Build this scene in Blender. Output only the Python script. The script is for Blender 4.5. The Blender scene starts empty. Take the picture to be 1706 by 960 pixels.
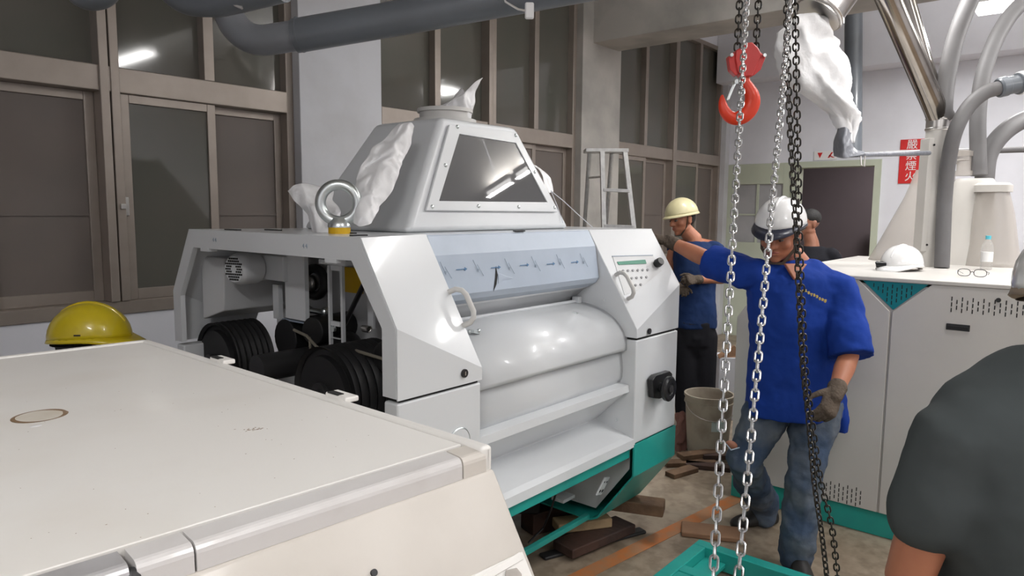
import bpy, bmesh, math, random
import numpy as np
from mathutils import Vector, Matrix, noise
random.seed(4)
# ---------------------------------------------------------------- camera, world, lights, exposure
F = 1180.0; CX, CY = 853.0, 480.0; H = 1.65
RX = Vector((0.645, 0.079, -0.760)).normalized()
RY = Vector((-0.764, 0.077, -0.640)); RZ = RX.cross(RY).normalized(); RY = RZ.cross(RX).normalized()
ROT = Matrix((RX, RY, RZ))                      # rows: world axes in camera coordinates
EYE = Vector((0, 0, H))
scn = bpy.context.scene
COL = scn.collection
cd = bpy.data.cameras.new('camera'); cam = bpy.data.objects.new('camera', cd); COL.objects.link(cam)
cd.sensor_width = 36; cd.lens = 36 * F / 1706; cd.clip_start = 0.05; cd.clip_end = 100
cam.matrix_world = Matrix.Translation(EYE) @ ROT.to_4x4()
scn.camera = cam
w = bpy.data.worlds.new('world'); scn.world = w; w.use_nodes = True
w.node_tree.nodes['Background'].inputs[0].default_value = (0.02, 0.022, 0.026, 1)
w.node_tree.nodes['Background'].inputs[1].default_value = 0.3
scn.view_settings.view_transform = 'Standard'; scn.view_settings.look = 'None'
scn.view_settings.exposure = 0.0; scn.view_settings.gamma = 1; scn.view_settings.use_curve_mapping = False
LAMP_POWER = 28.0
FIXTURES = [  # centre x, y, z, length along x, length along y
    (5.74, -0.72, 3.15, .07, .36), (5.74, -0.32, 3.15, .07, .26), (7.08, 0.86, 3.3, .36, .30),
    (3.45, -0.35, 3.3, .14, 1.0), (1.2, -2.0, 3.3, .16, 1.2), (-1.4, -0.6, 3.3, .16, 1.2), (4.2, -2.6, 3.3, .16, 1.2),
    (4.75, 1.3, 3.3, .16, .9)]

def at(px, py, X=None, Y=None, Z=None, d=None):
    r = ROT @ Vector((px - CX, CY - py, -F))
    if X is not None: t = X / r.x
    elif Y is not None: t = Y / r.y
    elif Z is not None: t = (Z - H) / r.z
    else: t = d / F
    return EYE + r * t
def on(px, py, P, N):
    r = ROT @ Vector((px - CX, CY - py, -F))
    return EYE + r * ((Vector(P) - EYE).dot(N) / r.dot(N))
CR = (ROT @ Vector((1, 0, 0))).normalized(); CR.z = 0; CR.normalize()     # horizontal right of the view
CF = Vector((-CR.y, CR.x, 0))                                             # horizontal forward
UP = Vector((0, 0, 1))
V = Vector

# ---------------------------------------------------------------- materials
def srgb(r, g, b):
    return tuple(((c / 255) / 12.92 if c / 255 <= .04045 else ((c / 255 + .055) / 1.055) ** 2.4) for c in (r, g, b))
MATS = {}
def mat(name, col, rough=.5, metal=0., col2=None, cs=6., amt=.5, bump=0., bs=40., coat=0., alpha=1., trans=0., emit=None, es=0., spec=.5, lo=.4, hi=.65, ior=1.45, sss=0.):
    if name in MATS: return MATS[name]
    m = bpy.data.materials.new(name); m.use_nodes = True; nt = m.node_tree; N = nt.nodes; L = nt.links
    b = N['Principled BSDF']
    b.inputs['Roughness'].default_value = rough; b.inputs['Metallic'].default_value = metal
    b.inputs['Coat Weight'].default_value = coat; b.inputs['Coat Roughness'].default_value = .08
    b.inputs['Alpha'].default_value = alpha; b.inputs['Transmission Weight'].default_value = trans
    b.inputs['Specular IOR Level'].default_value = spec; b.inputs['IOR'].default_value = ior
    b.inputs['Subsurface Weight'].default_value = sss
    tc = N.new('ShaderNodeTexCoord')
    nz = N.new('ShaderNodeTexNoise'); nz.inputs['Scale'].default_value = cs; nz.inputs['Detail'].default_value = 5
    L.new(tc.outputs['Object'], nz.inputs['Vector'])
    mr = N.new('ShaderNodeMapRange'); mr.inputs['From Min'].default_value = lo; mr.inputs['From Max'].default_value = hi
    mr.inputs['To Max'].default_value = amt if col2 else .12
    L.new(nz.outputs['Fac'], mr.inputs['Value'])
    mx = N.new('ShaderNodeMix'); mx.data_type = 'RGBA'
    mx.inputs['A'].default_value = (*col, 1)
    c2 = col2 if col2 else tuple(c * .82 for c in col)
    mx.inputs['B'].default_value = (*c2, 1)
    L.new(mr.outputs[0], mx.inputs['Factor']); L.new(mx.outputs['Result'], b.inputs['Base Color'])
    if bump:
        n2 = N.new('ShaderNodeTexNoise'); n2.inputs['Scale'].default_value = bs; n2.inputs['Detail'].default_value = 3
        L.new(tc.outputs['Object'], n2.inputs['Vector'])
        bp = N.new('ShaderNodeBump'); bp.inputs['Strength'].default_value = bump; bp.inputs['Distance'].default_value = .01
        L.new(n2.outputs['Fac'], bp.inputs['Height']); L.new(bp.outputs[0], b.inputs['Normal'])
    if emit:
        b.inputs['Emission Color'].default_value = (*emit, 1); b.inputs['Emission Strength'].default_value = es
    MATS[name] = m; return m
M = dict(
 mill=mat('white_enamel', (.69, .71, .73), .30, coat=.25, col2=(.68, .70, .715), cs=3, amt=.5),
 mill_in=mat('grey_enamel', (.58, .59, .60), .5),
 cream=mat('cream_enamel', (.83, .81, .775), .38, col2=(.72, .67, .60), cs=5, amt=.4, coat=.15, lo=.5, hi=.8),
 cream2=mat('darker_cream_enamel', (.66, .62, .57), .4, col2=(.52, .48, .43), cs=4, amt=.6, coat=.1),  # darker mottled cream for the slanted front and cap end piece
 cap=mat('grey_white_enamel', (.66, .64, .63), .3, col2=(.55, .52, .50), cs=14, amt=.5, coat=.3, lo=.5, hi=.75),
 millb=mat('aged_white_enamel', (.57, .55, .52), .4, col2=(.51, .49, .46), cs=3, amt=.5),
 teal=mat('teal_enamel', (.02, .36, .31), .38, coat=.2, col2=(.02, .28, .26), cs=8),
 teald=mat('dark_teal_enamel', (.01, .22, .25), .4),
 film=mat('blue_film', (.47, .54, .64), .38, col2=(.42, .49, .58), cs=6, amt=.6, bump=.12, bs=9, coat=.1),
 ink=mat('blue_ink', (.10, .22, .40), .5), inkg=mat('grey_ink', (.30, .36, .44), .6),
 black=mat('black_rubber', (.012, .012, .013), .5), blackp=mat('black_plastic', (.015, .015, .017), .3),
 dark=mat('dark_gap', (.02, .02, .02), .7),
 steel=mat('brushed_steel', (.62, .60, .58), .3, 1., bump=.05), zinc=mat('zinc_plated_steel', (.72, .76, .76), .28, 1., col2=(.5, .55, .52), cs=20),
 chain=mat('polished_chain_steel', (.78, .79, .80), .22, 1., col2=(.45, .45, .46), cs=60, amt=.6),
 chainb=mat('oiled_black_chain_steel', (.035, .035, .035), .3, .6, col2=(.10, .07, .04), cs=40, amt=.4),
 ironc=mat('dark_cast_iron', (.05, .05, .052), .45, .5), alu=mat('aluminium', (.60, .60, .59), .42, 1., col2=(.4, .4, .4), cs=30, bump=.1),
 red=mat('red_paint', (.62, .045, .04), .35, col2=(.5, .03, .03), cs=12, coat=.3), hook=mat('orange_red_paint', (.72, .045, .012), .38, coat=.1),
 yellow=mat('yellow_plastic', (.62, .47, .01), .3, coat=.5, sss=.05), yel2=mat('yellow_paint', (.70, .42, .01), .4),
 wall=mat('white_wall_paint', (.78, .79, .85), .7, col2=(.70, .71, .76), cs=2.5, amt=.6, bump=.08, bs=30),
 conc=mat('weathered_wall_paint', (.44, .42, .39), .75, col2=(.30, .29, .27), cs=2.2, amt=.9, bump=.15, bs=22),
 colm=mat('column_paint', (.60, .61, .64), .7, col2=(.42, .41, .40), cs=1.6, amt=.6, bump=.08, bs=30, lo=.48, hi=.75),
 ceil=mat('ceiling_paint', (.72, .72, .72), .8, bump=.05),
 wframe=mat('taupe_aluminium', (.33, .285, .25), .36, .35, col2=(.28, .24, .21), cs=9),
 pane=mat('night_window_glass', (.10, .10, .085), .06, col2=(.125, .11, .095), cs=2, coat=.3),
 screen=mat('insect_screen', (.155, .13, .115), .6, col2=(.13, .115, .105), cs=3),
 pvc=mat('grey_pvc', (.13, .145, .165), .36, col2=(.10, .11, .12), cs=5, coat=.15), pvcl=mat('light_grey_pipe', (.14, .137, .14), .55, col2=(.11, .105, .105), cs=6),
 poly=mat('polished_tube_steel', (.42, .39, .36), .16, 1., col2=(.22, .20, .18), cs=3, amt=.8),
 plastic=mat('white_plastic_sheet', (.90, .90, .91), .4, bump=.5, bs=20, coat=.1),
 gtape=mat('grey_tape', (.22, .23, .26), .4, bump=.8, bs=25),
 clear=mat('clear_plastic', (.85, .84, .82), .15, trans=.55, alpha=.35), haze=mat('cloudy_plastic', (.52, .48, .44), .3, alpha=.6),
 stripa=mat('dented_aluminium', (.62, .61, .62), .35, .45, col2=(.45, .43, .43), cs=16, bump=.3, bs=12),
 glass=mat('dark_sight_glass', (.12, .12, .125), .02), lens=mat('lens_glass', (.9, .9, .9), .02, alpha=.15),
 lcd=mat('green_display', (.03, .22, .14), .3), led=mat('white_lamp', (.9, .9, .9), .3, emit=(1, .98, .95), es=9.),
 skin=mat('tanned_skin', (.42, .17, .095), .5, col2=(.34, .12, .07), cs=14, sss=.1), skin2=mat('brown_skin', (.30, .13, .08), .5, col2=(.24, .10, .06), cs=14),
 lip=mat('lip', (.30, .09, .07), .5), hair=mat('black_hair', (.012, .011, .011), .6, bump=.6, bs=160),
 blue=mat('royal_blue_cotton', (.010, .042, .27), .85, col2=(.007, .03, .19), cs=7, bump=.5, bs=14, spec=.2),
 navy=mat('navy_cotton', (.012, .03, .10), .85, col2=(.008, .02, .06), cs=7, bump=.5, bs=14, spec=.2),
 denim=mat('faded_denim', (.05, .075, .125), .85, col2=(.14, .155, .17), cs=5, amt=.8, bump=.4, bs=30, spec=.2),
 denimd=mat('dark_denim', (.03, .042, .085), .85, col2=(.05, .055, .07), cs=5, bump=.4, bs=20, spec=.2),
 greyt=mat('charcoal_cotton', (.072, .083, .085), .9, col2=(.055, .064, .066), cs=4, bump=.5, bs=9, spec=.15),
 blackt=mat('black_cotton', (.014, .014, .018), .9, bump=.4, bs=14, spec=.2),
 glove=mat('dirty_work_glove', (.12, .095, .075), .95, col2=(.07, .055, .045), cs=18, amt=.8, bump=.8, bs=80, spec=.1),
 shoe=mat('black_shoe_leather', (.02, .018, .018), .5), gold=mat('gold_thread', (.60, .45, .12), .6),
 whitep=mat('white_helmet_plastic', (.80, .80, .80), .22, coat=.6), creamp=mat('cream_helmet_plastic', (.66, .60, .36), .35, coat=.3),
 navyp=mat('navy_visor_plastic', (.02, .022, .04), .3), brownp=mat('brown_strap', (.10, .07, .05), .7),
 wood=mat('rough_timber', (.20, .12, .07), .8, col2=(.11, .065, .04), cs=9, amt=.9, bump=.5, bs=30),
 woodd=mat('dark_stained_timber', (.07, .035, .025), .75, col2=(.03, .02, .018), cs=8, amt=.8, bump=.4, bs=30),
 woodl=mat('pale_timber', (.38, .27, .15), .8, col2=(.24, .16, .09), cs=12, bump=.4, bs=30),
 card=mat('brown_cardboard', (.30, .17, .10), .85, col2=(.22, .12, .07), cs=10, bump=.2), paper=mat('white_paper', (.62, .63, .68), .7),
 bucket=mat('dirty_cream_plastic', (.40, .35, .28), .55, col2=(.22, .18, .14), cs=7, amt=.8, lo=.45, hi=.7),
 pgreen=mat('pale_green_paint', (.52, .56, .45), .5, col2=(.47, .51, .41), cs=3), doorb=mat('brown_door_paint', (.10, .07, .055), .5),
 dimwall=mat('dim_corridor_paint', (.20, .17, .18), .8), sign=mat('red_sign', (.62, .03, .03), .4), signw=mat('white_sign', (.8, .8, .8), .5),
 orange=mat('orange_floor_paint', (.50, .17, .05), .6, col2=(.36, .20, .11), cs=9, amt=.8, lo=.42, hi=.6),
 stain=mat('brown_rust_stain', (.22, .14, .08), .7, col2=(.55, .47, .38), cs=22, amt=.7), pale=mat('pale_label', (.60, .59, .57), .5),
 label=mat('faint_label', (.45, .52, .50), .5), cyan=mat('cyan_plastic', (.10, .50, .62), .4), rag=mat('pink_rag', (.25, .12, .10), .9, bump=.5),
)
# epoxy floor: procedural stains
def floor_mat():
    m = bpy.data.materials.new('worn_tan_epoxy'); m.use_nodes = True; nt = m.node_tree; N = nt.nodes; L = nt.links
    b = N['Principled BSDF']; tc = N.new('ShaderNodeTexCoord')
    a = N.new('ShaderNodeTexNoise'); a.inputs['Scale'].default_value = 1.6; a.inputs['Detail'].default_value = 8; a.inputs['Roughness'].default_value = .65
    c = N.new('ShaderNodeTexNoise'); c.inputs['Scale'].default_value = 14; c.inputs['Detail'].default_value = 6
    L.new(tc.outputs['Object'], a.inputs['Vector']); L.new(tc.outputs['Object'], c.inputs['Vector'])
    r = N.new('ShaderNodeValToRGB'); e = r.color_ramp.elements
    e[0].position = .32; e[0].color = (.17, .125, .085, 1); e[1].position = .68; e[1].color = (.42, .35, .27, 1)
    n = e.new(.5); n.color = (.34, .27, .20, 1)
    mx = N.new('ShaderNodeMix'); mx.data_type = 'RGBA'; mx.blend_type = 'MULTIPLY'; mx.inputs['Factor'].default_value = .5
    r2 = N.new('ShaderNodeValToRGB'); r2.color_ramp.elements[0].position = .38; r2.color_ramp.elements[0].color = (.45, .42, .40, 1); r2.color_ramp.elements[1].position = .55
    L.new(a.outputs['Fac'], r.inputs[0]); L.new(c.outputs['Fac'], r2.inputs[0])
    L.new(r.outputs[0], mx.inputs['A']); L.new(r2.outputs[0], mx.inputs['B']); L.new(mx.outputs['Result'], b.inputs['Base Color'])
    b.inputs['Roughness'].default_value = .42
    return m
M['floor'] = floor_mat()

# ---------------------------------------------------------------- mesh helpers
def basis(d, ref=None):
    d = V(d).normalized(); r = V(ref) if ref else (UP if abs(d.z) < .95 else V((1, 0, 0)))
    a = (r - d * r.dot(d)).normalized(); b = d.cross(a)
    return d, a, b
class MB:
    def __init__(s): s.v = []; s.f = []
    def add(s, vs, fs):
        n = len(s.v); s.v += [V(p) for p in vs]; s.f += [tuple(i + n for i in f) for f in fs]; return s
    def box(s, a, b):
        x0, y0, z0 = [min(a[i], b[i]) for i in range(3)]; x1, y1, z1 = [max(a[i], b[i]) for i in range(3)]
        return s.add([(x0,y0,z0),(x1,y0,z0),(x1,y1,z0),(x0,y1,z0),(x0,y0,z1),(x1,y0,z1),(x1,y1,z1),(x0,y1,z1)],
                     [(0,3,2,1),(4,5,6,7),(0,1,5,4),(1,2,6,5),(2,3,7,6),(3,0,4,7)])
    def obox(s, c, h, ax=(V((1,0,0)), V((0,1,0)), V((0,0,1)))):
        c = V(c); vs = []
        for k in (-1, 1):
            for i, j in ((-1,-1),(1,-1),(1,1),(-1,1)):
                vs.append(c + ax[0]*h[0]*i + ax[1]*h[1]*j + ax[2]*h[2]*k)
        return s.add(vs, [(0,3,2,1),(4,5,6,7),(0,1,5,4),(1,2,6,5),(2,3,7,6),(3,0,4,7)])
    def prism(s, poly, off):
        n = len(poly); off = V(off); vs = [V(p) for p in poly] + [V(p) + off for p in poly]
        fs = [tuple(range(n))[::-1], tuple(range(n, 2*n))] + [(i, (i+1) % n, n + (i+1) % n, n + i) for i in range(n)]
        return s.add(vs, fs)
    def loft(s, rings, caps=True, closed=False):
        n = len(rings[0]); vs = [p for r in rings for p in r]; fs = []
        m = len(rings)
        for k in range(m if closed else m - 1):
            a = k * n; b = ((k + 1) % m) * n
            for i in range(n): j = (i + 1) % n; fs.append((a + i, a + j, b + j, b + i))
        if caps and not closed: fs += [tuple(range(n))[::-1], tuple(range((m-1)*n, m*n))]
        return s.add(vs, fs)
    def tube(s, pts, r, n=12, ref=None, round_=False, closed=False):
        pts = [V(p) for p in pts]; m = len(pts)
        if not hasattr(r, '__len__'): r = [r] * m
        rings = []; a = None
        for i, p in enumerate(pts):
            if closed: d = pts[(i+1) % m] - pts[i-1]
            else: d = pts[min(i+1, m-1)] - pts[max(i-1, 0)]
            d.normalize()
            if a is None: _, a, _ = basis(d, ref)
            a = (V(ref) if ref else a); a = (a - d * a.dot(d)).normalized(); b = d.cross(a)
            ri = r[i] if hasattr(r[i], '__len__') else (r[i], r[i])
            ring = [p + a * ri[0] * math.cos(2*math.pi*k/n) + b * ri[1] * math.sin(2*math.pi*k/n) for k in range(n)]
            if round_ and i == 0:
                for q, sc in ((.95, .35), (.6, .8)): rings.append([p - d*min(ri)*q + (x - p)*sc for x in ring])
            rings.append(ring)
            if round_ and i == m - 1:
                for q, sc in ((.6, .8), (.95, .35)): rings.append([p + d*min(ri)*q + (x - p)*sc for x in ring])
        return s.loft(rings, closed=closed)
    def cyl(s, a, b, r, r2=None, n=20): return s.tube([a, b], [r, r if r2 is None else r2], n)
    def ell(s, c, rad, ax=None, n=16, m=10, zmin=-1):
        c = V(c); ax = ax or (V((1,0,0)), V((0,1,0)), V((0,0,1)))
        rings = []
        t0 = math.asin(max(-1, zmin))
        for j in range(m + 1):
            t = t0 + (math.pi/2 - t0) * j / m
            cr, sr = max(math.cos(t), .02), math.sin(t)
            rings.append([c + ax[0]*rad[0]*cr*math.cos(2*math.pi*k/n) + ax[1]*rad[1]*cr*math.sin(2*math.pi*k/n) + ax[2]*rad[2]*sr for k in range(n)])
        return s.loft(rings)
    def lathe(s, prof, o, ax=UP, n=24, ref=None):
        d, a, b = basis(ax, ref); o = V(o)
        return s.loft([[o + d*h + (a*math.cos(2*math.pi*k/n) + b*math.sin(2*math.pi*k/n))*r for k in range(n)] for r, h in prof])
    def torus(s, c, ax, R, r, n=32, m=10):
        d, a, b = basis(ax); c = V(c)
        return s.tube([c + (a*math.cos(2*math.pi*k/n) + b*math.sin(2*math.pi*k/n))*R for k in range(n)], r, m, closed=True, ref=d)
    def build(s, name, m, parent=None, bevel=0, smooth=True, angle=38, org=None, wall=0):
        me = bpy.data.meshes.new(name)
        loc = V(parent['_o']) if parent is not None and '_o' in parent else V((0,0,0))
        if parent is None and s.v:
            xs = [p.x for p in s.v]; ys = [p.y for p in s.v]; zs = [p.z for p in s.v]
            loc = V(org) if org else V(((min(xs)+max(xs))/2, (min(ys)+max(ys))/2, min(zs)))
        me.from_pydata([p - loc for p in s.v], [], s.f)
        bm = bmesh.new(); bm.from_mesh(me); bmesh.ops.delete(bm, geom=[v_ for v_ in bm.verts if not v_.link_faces], context='VERTS'); bmesh.ops.recalc_face_normals(bm, faces=bm.faces); bm.to_mesh(me); bm.free()
        me.materials.append(m)
        o = bpy.data.objects.new(name, me); COL.objects.link(o)
        if smooth:
            for p in me.polygons: p.use_smooth = True
            me.set_sharp_from_angle(angle=math.radians(angle))
        if parent is not None: o.parent = parent; o['_o'] = list(loc)
        else: o.location = loc; o['_o'] = list(loc)
        if wall:
            md = o.modifiers.new('wall', 'SOLIDIFY'); md.thickness = wall; md.offset = 0
        if bevel:
            md = o.modifiers.new('bevel', 'BEVEL'); md.width = bevel; md.segments = 2; md.limit_method = 'ANGLE'; md.angle_limit = .6; md.harden_normals = bool(smooth)
        return o
def tag(o, label, cat, group=None, kind=None):
    o['label'] = label; o['category'] = cat
    if group: o['group'] = group
    if kind: o['kind'] = kind
    return o
def root(name, label, cat, loc, group=None, kind=None):
    o = bpy.data.objects.new(name, None); COL.objects.link(o); o.location = loc; o['_o'] = list(loc); o.empty_display_size = .1
    if kind: o['kind'] = kind
    else: tag(o, label, cat, group)
    return o
def struct(mb, name, m, **k):
    o = mb.build(name, m, **k)
    if o.parent is None: o['kind'] = 'structure'
    return o
def part(mb, name, m, parent, label=None, **k):
    o = mb.build(name, m, parent, **k)
    if label: o['label'] = label
    return o
def remesh(o, vox, sm=6):
    md = o.modifiers.new('union', 'REMESH'); md.mode = 'VOXEL'; md.voxel_size = vox; md.use_smooth_shade = True
    md = o.modifiers.new('relax', 'SMOOTH'); md.factor = .5; md.iterations = sm
    return o
def text_mesh(body, size):
    cu = bpy.data.curves.new('t', 'FONT'); cu.body = body; cu.size = size; cu.align_x = 'CENTER'; cu.align_y = 'CENTER'; cu.extrude = .0008; cu.resolution_u = 3
    o = bpy.data.objects.new('t', cu); COL.objects.link(o)
    me = bpy.data.meshes.new_from_object(o); bpy.data.objects.remove(o); return me
def text_at(body, size, c, right, up, name, m, parent):
    me = text_mesh(body, size); right = V(right).normalized(); up = V(up).normalized(); n = right.cross(up)
    R3 = Matrix((right, up, n)).transposed(); loc = V(parent['_o'])
    for v in me.vertices: v.co = R3 @ v.co + V(c) - loc
    me.materials.clear(); me.materials.append(m)
    o = bpy.data.objects.new(name, me); COL.objects.link(o); o.parent = parent; return o
# ---------------------------------------------------------------- the room
XE = 9.07
struct(MB().box((-3, -4.2, -.1), (11.5, 4.3, 0)), 'floor', M['floor'])
struct(MB().box((-3, -4.2, 4.0), (11.5, 4.3, 4.1)), 'ceiling', M['ceil'])
struct(MB().box((-3.1, -4.2, 0), (-3, 4.3, 4)), 'wall_left', M['wall'])
struct(MB().box((-3, -4.2, 0), (XE, -4.1, 4)), 'wall_back', M['wall'])
struct(MB().box((-3, 4.0, 0), (XE, 4.25, 1.08)), 'wall_window_side', M['wall'])
struct(MB().box((-3, 4.0, 3.73), (XE, 4.25, 4.0)), 'wall_window_top', M['wall'])
# end wall with a door opening
we = MB().box((XE, -4.1, 0), (XE + .2, 2.08, 4)).box((XE, 4.0, 0), (XE + .2, 4.25, 4)).box((XE, 2.08, 2.26), (XE + .2, 4.0, 4))
struct(we, 'wall_end', M['wall'])
for n, (a, b) in enumerate(((-.25, .4), (2.59, 3.24), (5.66, 6.34), (8.95, XE))):
    m = M['conc'] if n == 2 else M['colm']
    struct(MB().box((a, 3.92, 0), (b, 4.25, 4)), 'wall_column_%d' % (n + 1), m, bevel=.006)
for n, (a, b) in enumerate(((2.7, 3.15), (5.83, 6.3))):
    struct(MB().box((a, -4.1, 3.24), (b, 3.95, 4)), 'wall_beam_%d' % (n + 1), M['conc'], bevel=.01)
struct(MB().box((XE - .32, -4.1, 3.27), (XE, 4.0, 4)), 'wall_beam_3', M['wall'], bevel=.01)
struct(MB().prism([at(1236, 817, Z=.001), at(1247, 830, Z=.001), at(960, 975, Z=.001), at(915, 975, Z=.001)], (0, 0, .0015)), 'trim_1', M['orange'], smooth=False)
struct(MB().box((4.2, 1.575, 0), (8.9, 1.665, .002)), 'trim_2', M['orange'])
# room behind the door
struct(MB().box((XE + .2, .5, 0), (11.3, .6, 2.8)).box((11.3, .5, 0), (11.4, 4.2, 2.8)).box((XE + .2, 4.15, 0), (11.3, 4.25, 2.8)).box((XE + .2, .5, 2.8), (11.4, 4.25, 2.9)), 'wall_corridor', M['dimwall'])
dr = root('door_1', '', '', (XE + .1, 2.55, 0), kind='structure')
part(MB().box((XE - .03, 2.08, 0), (XE + .19, 2.15, 2.19)).box((XE - .03, 3.02, 0), (XE + .19, 3.08, 2.19)).box((XE - .03, 2.08, 2.19), (XE + .19, 3.08, 2.262)), 'door_frame', M['pgreen'], dr)
part(MB().box((10.9, 1.7, 0), (10.95, 2.55, 1.75)), 'door_leaf', M['doorb'], dr)
d2 = root('door_2', '', '', (XE, 3.55, 0), kind='structure')
part(MB().box((XE, 3.08, 0), (XE + .06, 3.2, 2.26)).box((XE, 3.85, 0), (XE + .06, 4.0, 2.26)).box((XE, 3.2, 2.0), (XE + .06, 3.85, 2.26)).box((XE, 3.2, 0), (XE + .06, 3.85, 1.25)), 'door_leaf', M['pgreen'], d2, bevel=.004)
part(MB().box((XE + .03, 3.2, 1.25), (XE + .04, 3.85, 2.0)), 'window_pane', mat('frosted_door_glass', (.42, .42, .43), .3, col2=(.30, .30, .31), cs=3), d2)
part(MB().box((XE + .015, 3.51, 1.25), (XE + .03, 3.54, 2.0)).box((XE + .015, 3.2, 1.6), (XE + .03, 3.85, 1.62)), 'glazing_bar', M['pgreen'], d2)
# window bays: frames, transoms, mullions, sliding sashes and panes
def window(n, x0, x1, xm, clear_sashes, zt=3.73):
    r = root('window_%d' % n, '', '', ((x0 + x1) / 2, 4.1, 1.08), kind='structure')
    fr = MB().box((x0, 3.985, 1.08), (x1, 4.12, 1.15)).box((x0, 3.99, zt - .05), (x1, 4.12, zt)).box((x0, 3.99, 1.15), (x0 + .05, 4.12, zt)).box((x1 - .05, 3.99, 1.15), (x1, 4.12, zt))
    part(fr, 'window_frame', M['wframe'], r, bevel=.004)
    part(MB().box((x0 + .05, 3.981, 2.235), (x1 - .05, 4.12, 2.365)), 'transom', M['wframe'], r, bevel=.006)
    part(MB().box((xm - .05, 3.965, 1.15), (xm - .005, 4.12, zt)).box((xm + .005, 3.975, 1.15), (xm + .05, 4.12, zt)), 'mullion', M['wframe'], r, bevel=.005)
    halves = ((x0 + .05, xm - .05), (xm + .05, x1 - .05))
    k = 0
    for (a, b) in halves:
        mid = (a + b) / 2
        part(MB().box((mid - .03, 3.99, 2.365), (mid + .03, 4.12, zt - .05)), 'mullion', M['wframe'], r, bevel=.004)
        part(MB().box((a, 4.055, 2.365), (mid - .03, 4.063, zt - .05)), 'pane', M['pane'], r)
        part(MB().box((mid + .03, 4.055, 2.365), (b, 4.063, zt - .05)), 'pane', M['pane'], r)
        for (p, q, yy) in ((a, mid + .03, 4.02), (mid - .03, b, 4.06)):
            k += 1; cl = k in clear_sashes
            if cl: yy = 4.0
            e = .048
            s = part(MB().box((p, yy, 1.15), (p + e, yy + .03, 2.235)).box((q - e, yy, 1.15), (q, yy + .03, 2.235)).box((p + e, yy, 1.15), (q - e, yy + .03, 1.21)).box((p + e, yy, 2.19), (q - e, yy + .03, 2.235)), 'sash', M['wframe'], r, bevel=.003)
            part(MB().box((p + e, yy + .012, 1.21), (q - e, yy + .018, 2.19)), 'pane', M['pane'] if cl else M['screen'], s)
            if not cl: part(MB().box((p + e, yy + .004, 1.60), (q - e, yy + .013, 1.612)), 'glazing_bar', M['screen'], s)
            if cl and n == 1: part(MB().box((p - .012, yy - .022, 1.60), (p + .016, yy + .002, 1.70)).box((p - .03, yy - .035, 1.635), (p - .004, yy - .015, 1.665)), 'latch', M['steel'], s, bevel=.004)
    return r
window(1, .4, 2.59, 1.51, (3,)); window(2, 3.24, 5.66, 4.45, (1,)); window(3, 6.34, 8.95, 7.66, (1, 3)); window(4, -2.9, -.25, -1.5, (1,))
# notices on the end wall
sg = root('warning_sign', 'narrow red sign with white characters on the far wall beside the doorway', 'sign', (XE - .012, 1.78, 2.0))
part(MB().box((XE - .014, 1.66, 1.98), (XE - .002, 1.90, 2.47)), 'sign_board', M['sign'], sg)
for i, ch in enumerate('嚴禁煙火'):
    text_at(ch, .115, (XE - .016, 1.78, 2.405 - i * .118), (0, -1, 0), (0, 0, 1), 'lettering', M['signw'], sg)
sg2 = root('wall_notice', 'small white notice with red marks on the far wall above the doorway', 'sign', (XE - .01, 2.7, 2.29))
part(MB().box((XE - .01, 2.58, 2.275), (XE - .002, 2.84, 2.385)), 'sign_board', M['signw'], sg2)
part(MB().prism([(XE - .011, 2.77, 2.30), (XE - .011, 2.80, 2.365), (XE - .011, 2.74, 2.365)], (-.002, 0, 0)).prism([(XE - .011, 2.68, 2.30), (XE - .011, 2.66, 2.30), (XE - .011, 2.62, 2.365), (XE - .011, 2.64, 2.365)], (-.002, 0, 0)).prism([(XE - .011, 2.62, 2.30), (XE - .011, 2.60, 2.30), (XE - .011, 2.66, 2.335), (XE - .011, 2.67, 2.325)], (-.002, 0, 0)), 'lettering', M['sign'], sg2, smooth=False)
# fluorescent fixtures
for i, (x, y, z, lx, ly) in enumerate(FIXTURES):
    lab = ['ceiling lamp over the aisle mirrored in the sight glass, farther of the pair', 'ceiling lamp over the aisle mirrored in the sight glass, nearer of the pair', 'square bright ceiling lamp above the right hand pipes',
           'ceiling lamp mirrored in the left window above the transom', 'long ceiling lamp behind the photographer, on the right', 'long ceiling lamp behind the cream machine', 'long ceiling lamp over the aisle behind the teal frame', 'ceiling lamp over the passage behind the red hoist hook'][i]
    r = root('ceiling_light', lab, 'ceiling light', (x, y, z))
    part(MB().box((x - lx/2, y - ly/2, z + .03), (x + lx/2, y + ly/2, z + .08)).cyl((x, y, z + .08), (x, y, 4.0), .012, n=8), 'housing', M['signw'], r)
    part(MB().box((x - lx/2 + .01, y - ly/2 + .01, z), (x + lx/2 - .01, y + ly/2 - .01, z + .03)), 'diffuser', M['led'], r, bevel=.008)
    ld = bpy.data.lights.new('lamp_light', 'AREA'); ld.shape = 'RECTANGLE'; ld.size = lx; ld.size_y = ly; ld.energy = LAMP_POWER * (1.8 if i in (2, 5) else 1.0); ld.color = (1, .985, .97)
    lo = bpy.data.objects.new('lamp_light', ld); COL.objects.link(lo); lo.location = (x, y, z - .02); 
    lu = bpy.data.lights.new('lamp_uplight', 'AREA'); lu.shape = 'RECTANGLE'; lu.size = lx; lu.size_y = ly; lu.energy = LAMP_POWER * 1.0; lu.color = (1, .985, .97)
    lv = bpy.data.objects.new('lamp_uplight', lu); COL.objects.link(lv); lv.location = (x, y, z + .09); lv.rotation_euler = (math.pi, 0, 0)
cl_ = bpy.data.lights.new('corridor_fill', 'AREA'); cl_.size = .3; cl_.energy = 24; cl_.color = (1, .93, .93)  # unseen fill lamp, added to brighten the dark door opening
co_ = bpy.data.objects.new('corridor_fill', cl_); COL.objects.link(co_); co_.location = (10.2, 2.0, 2.75)
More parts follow.
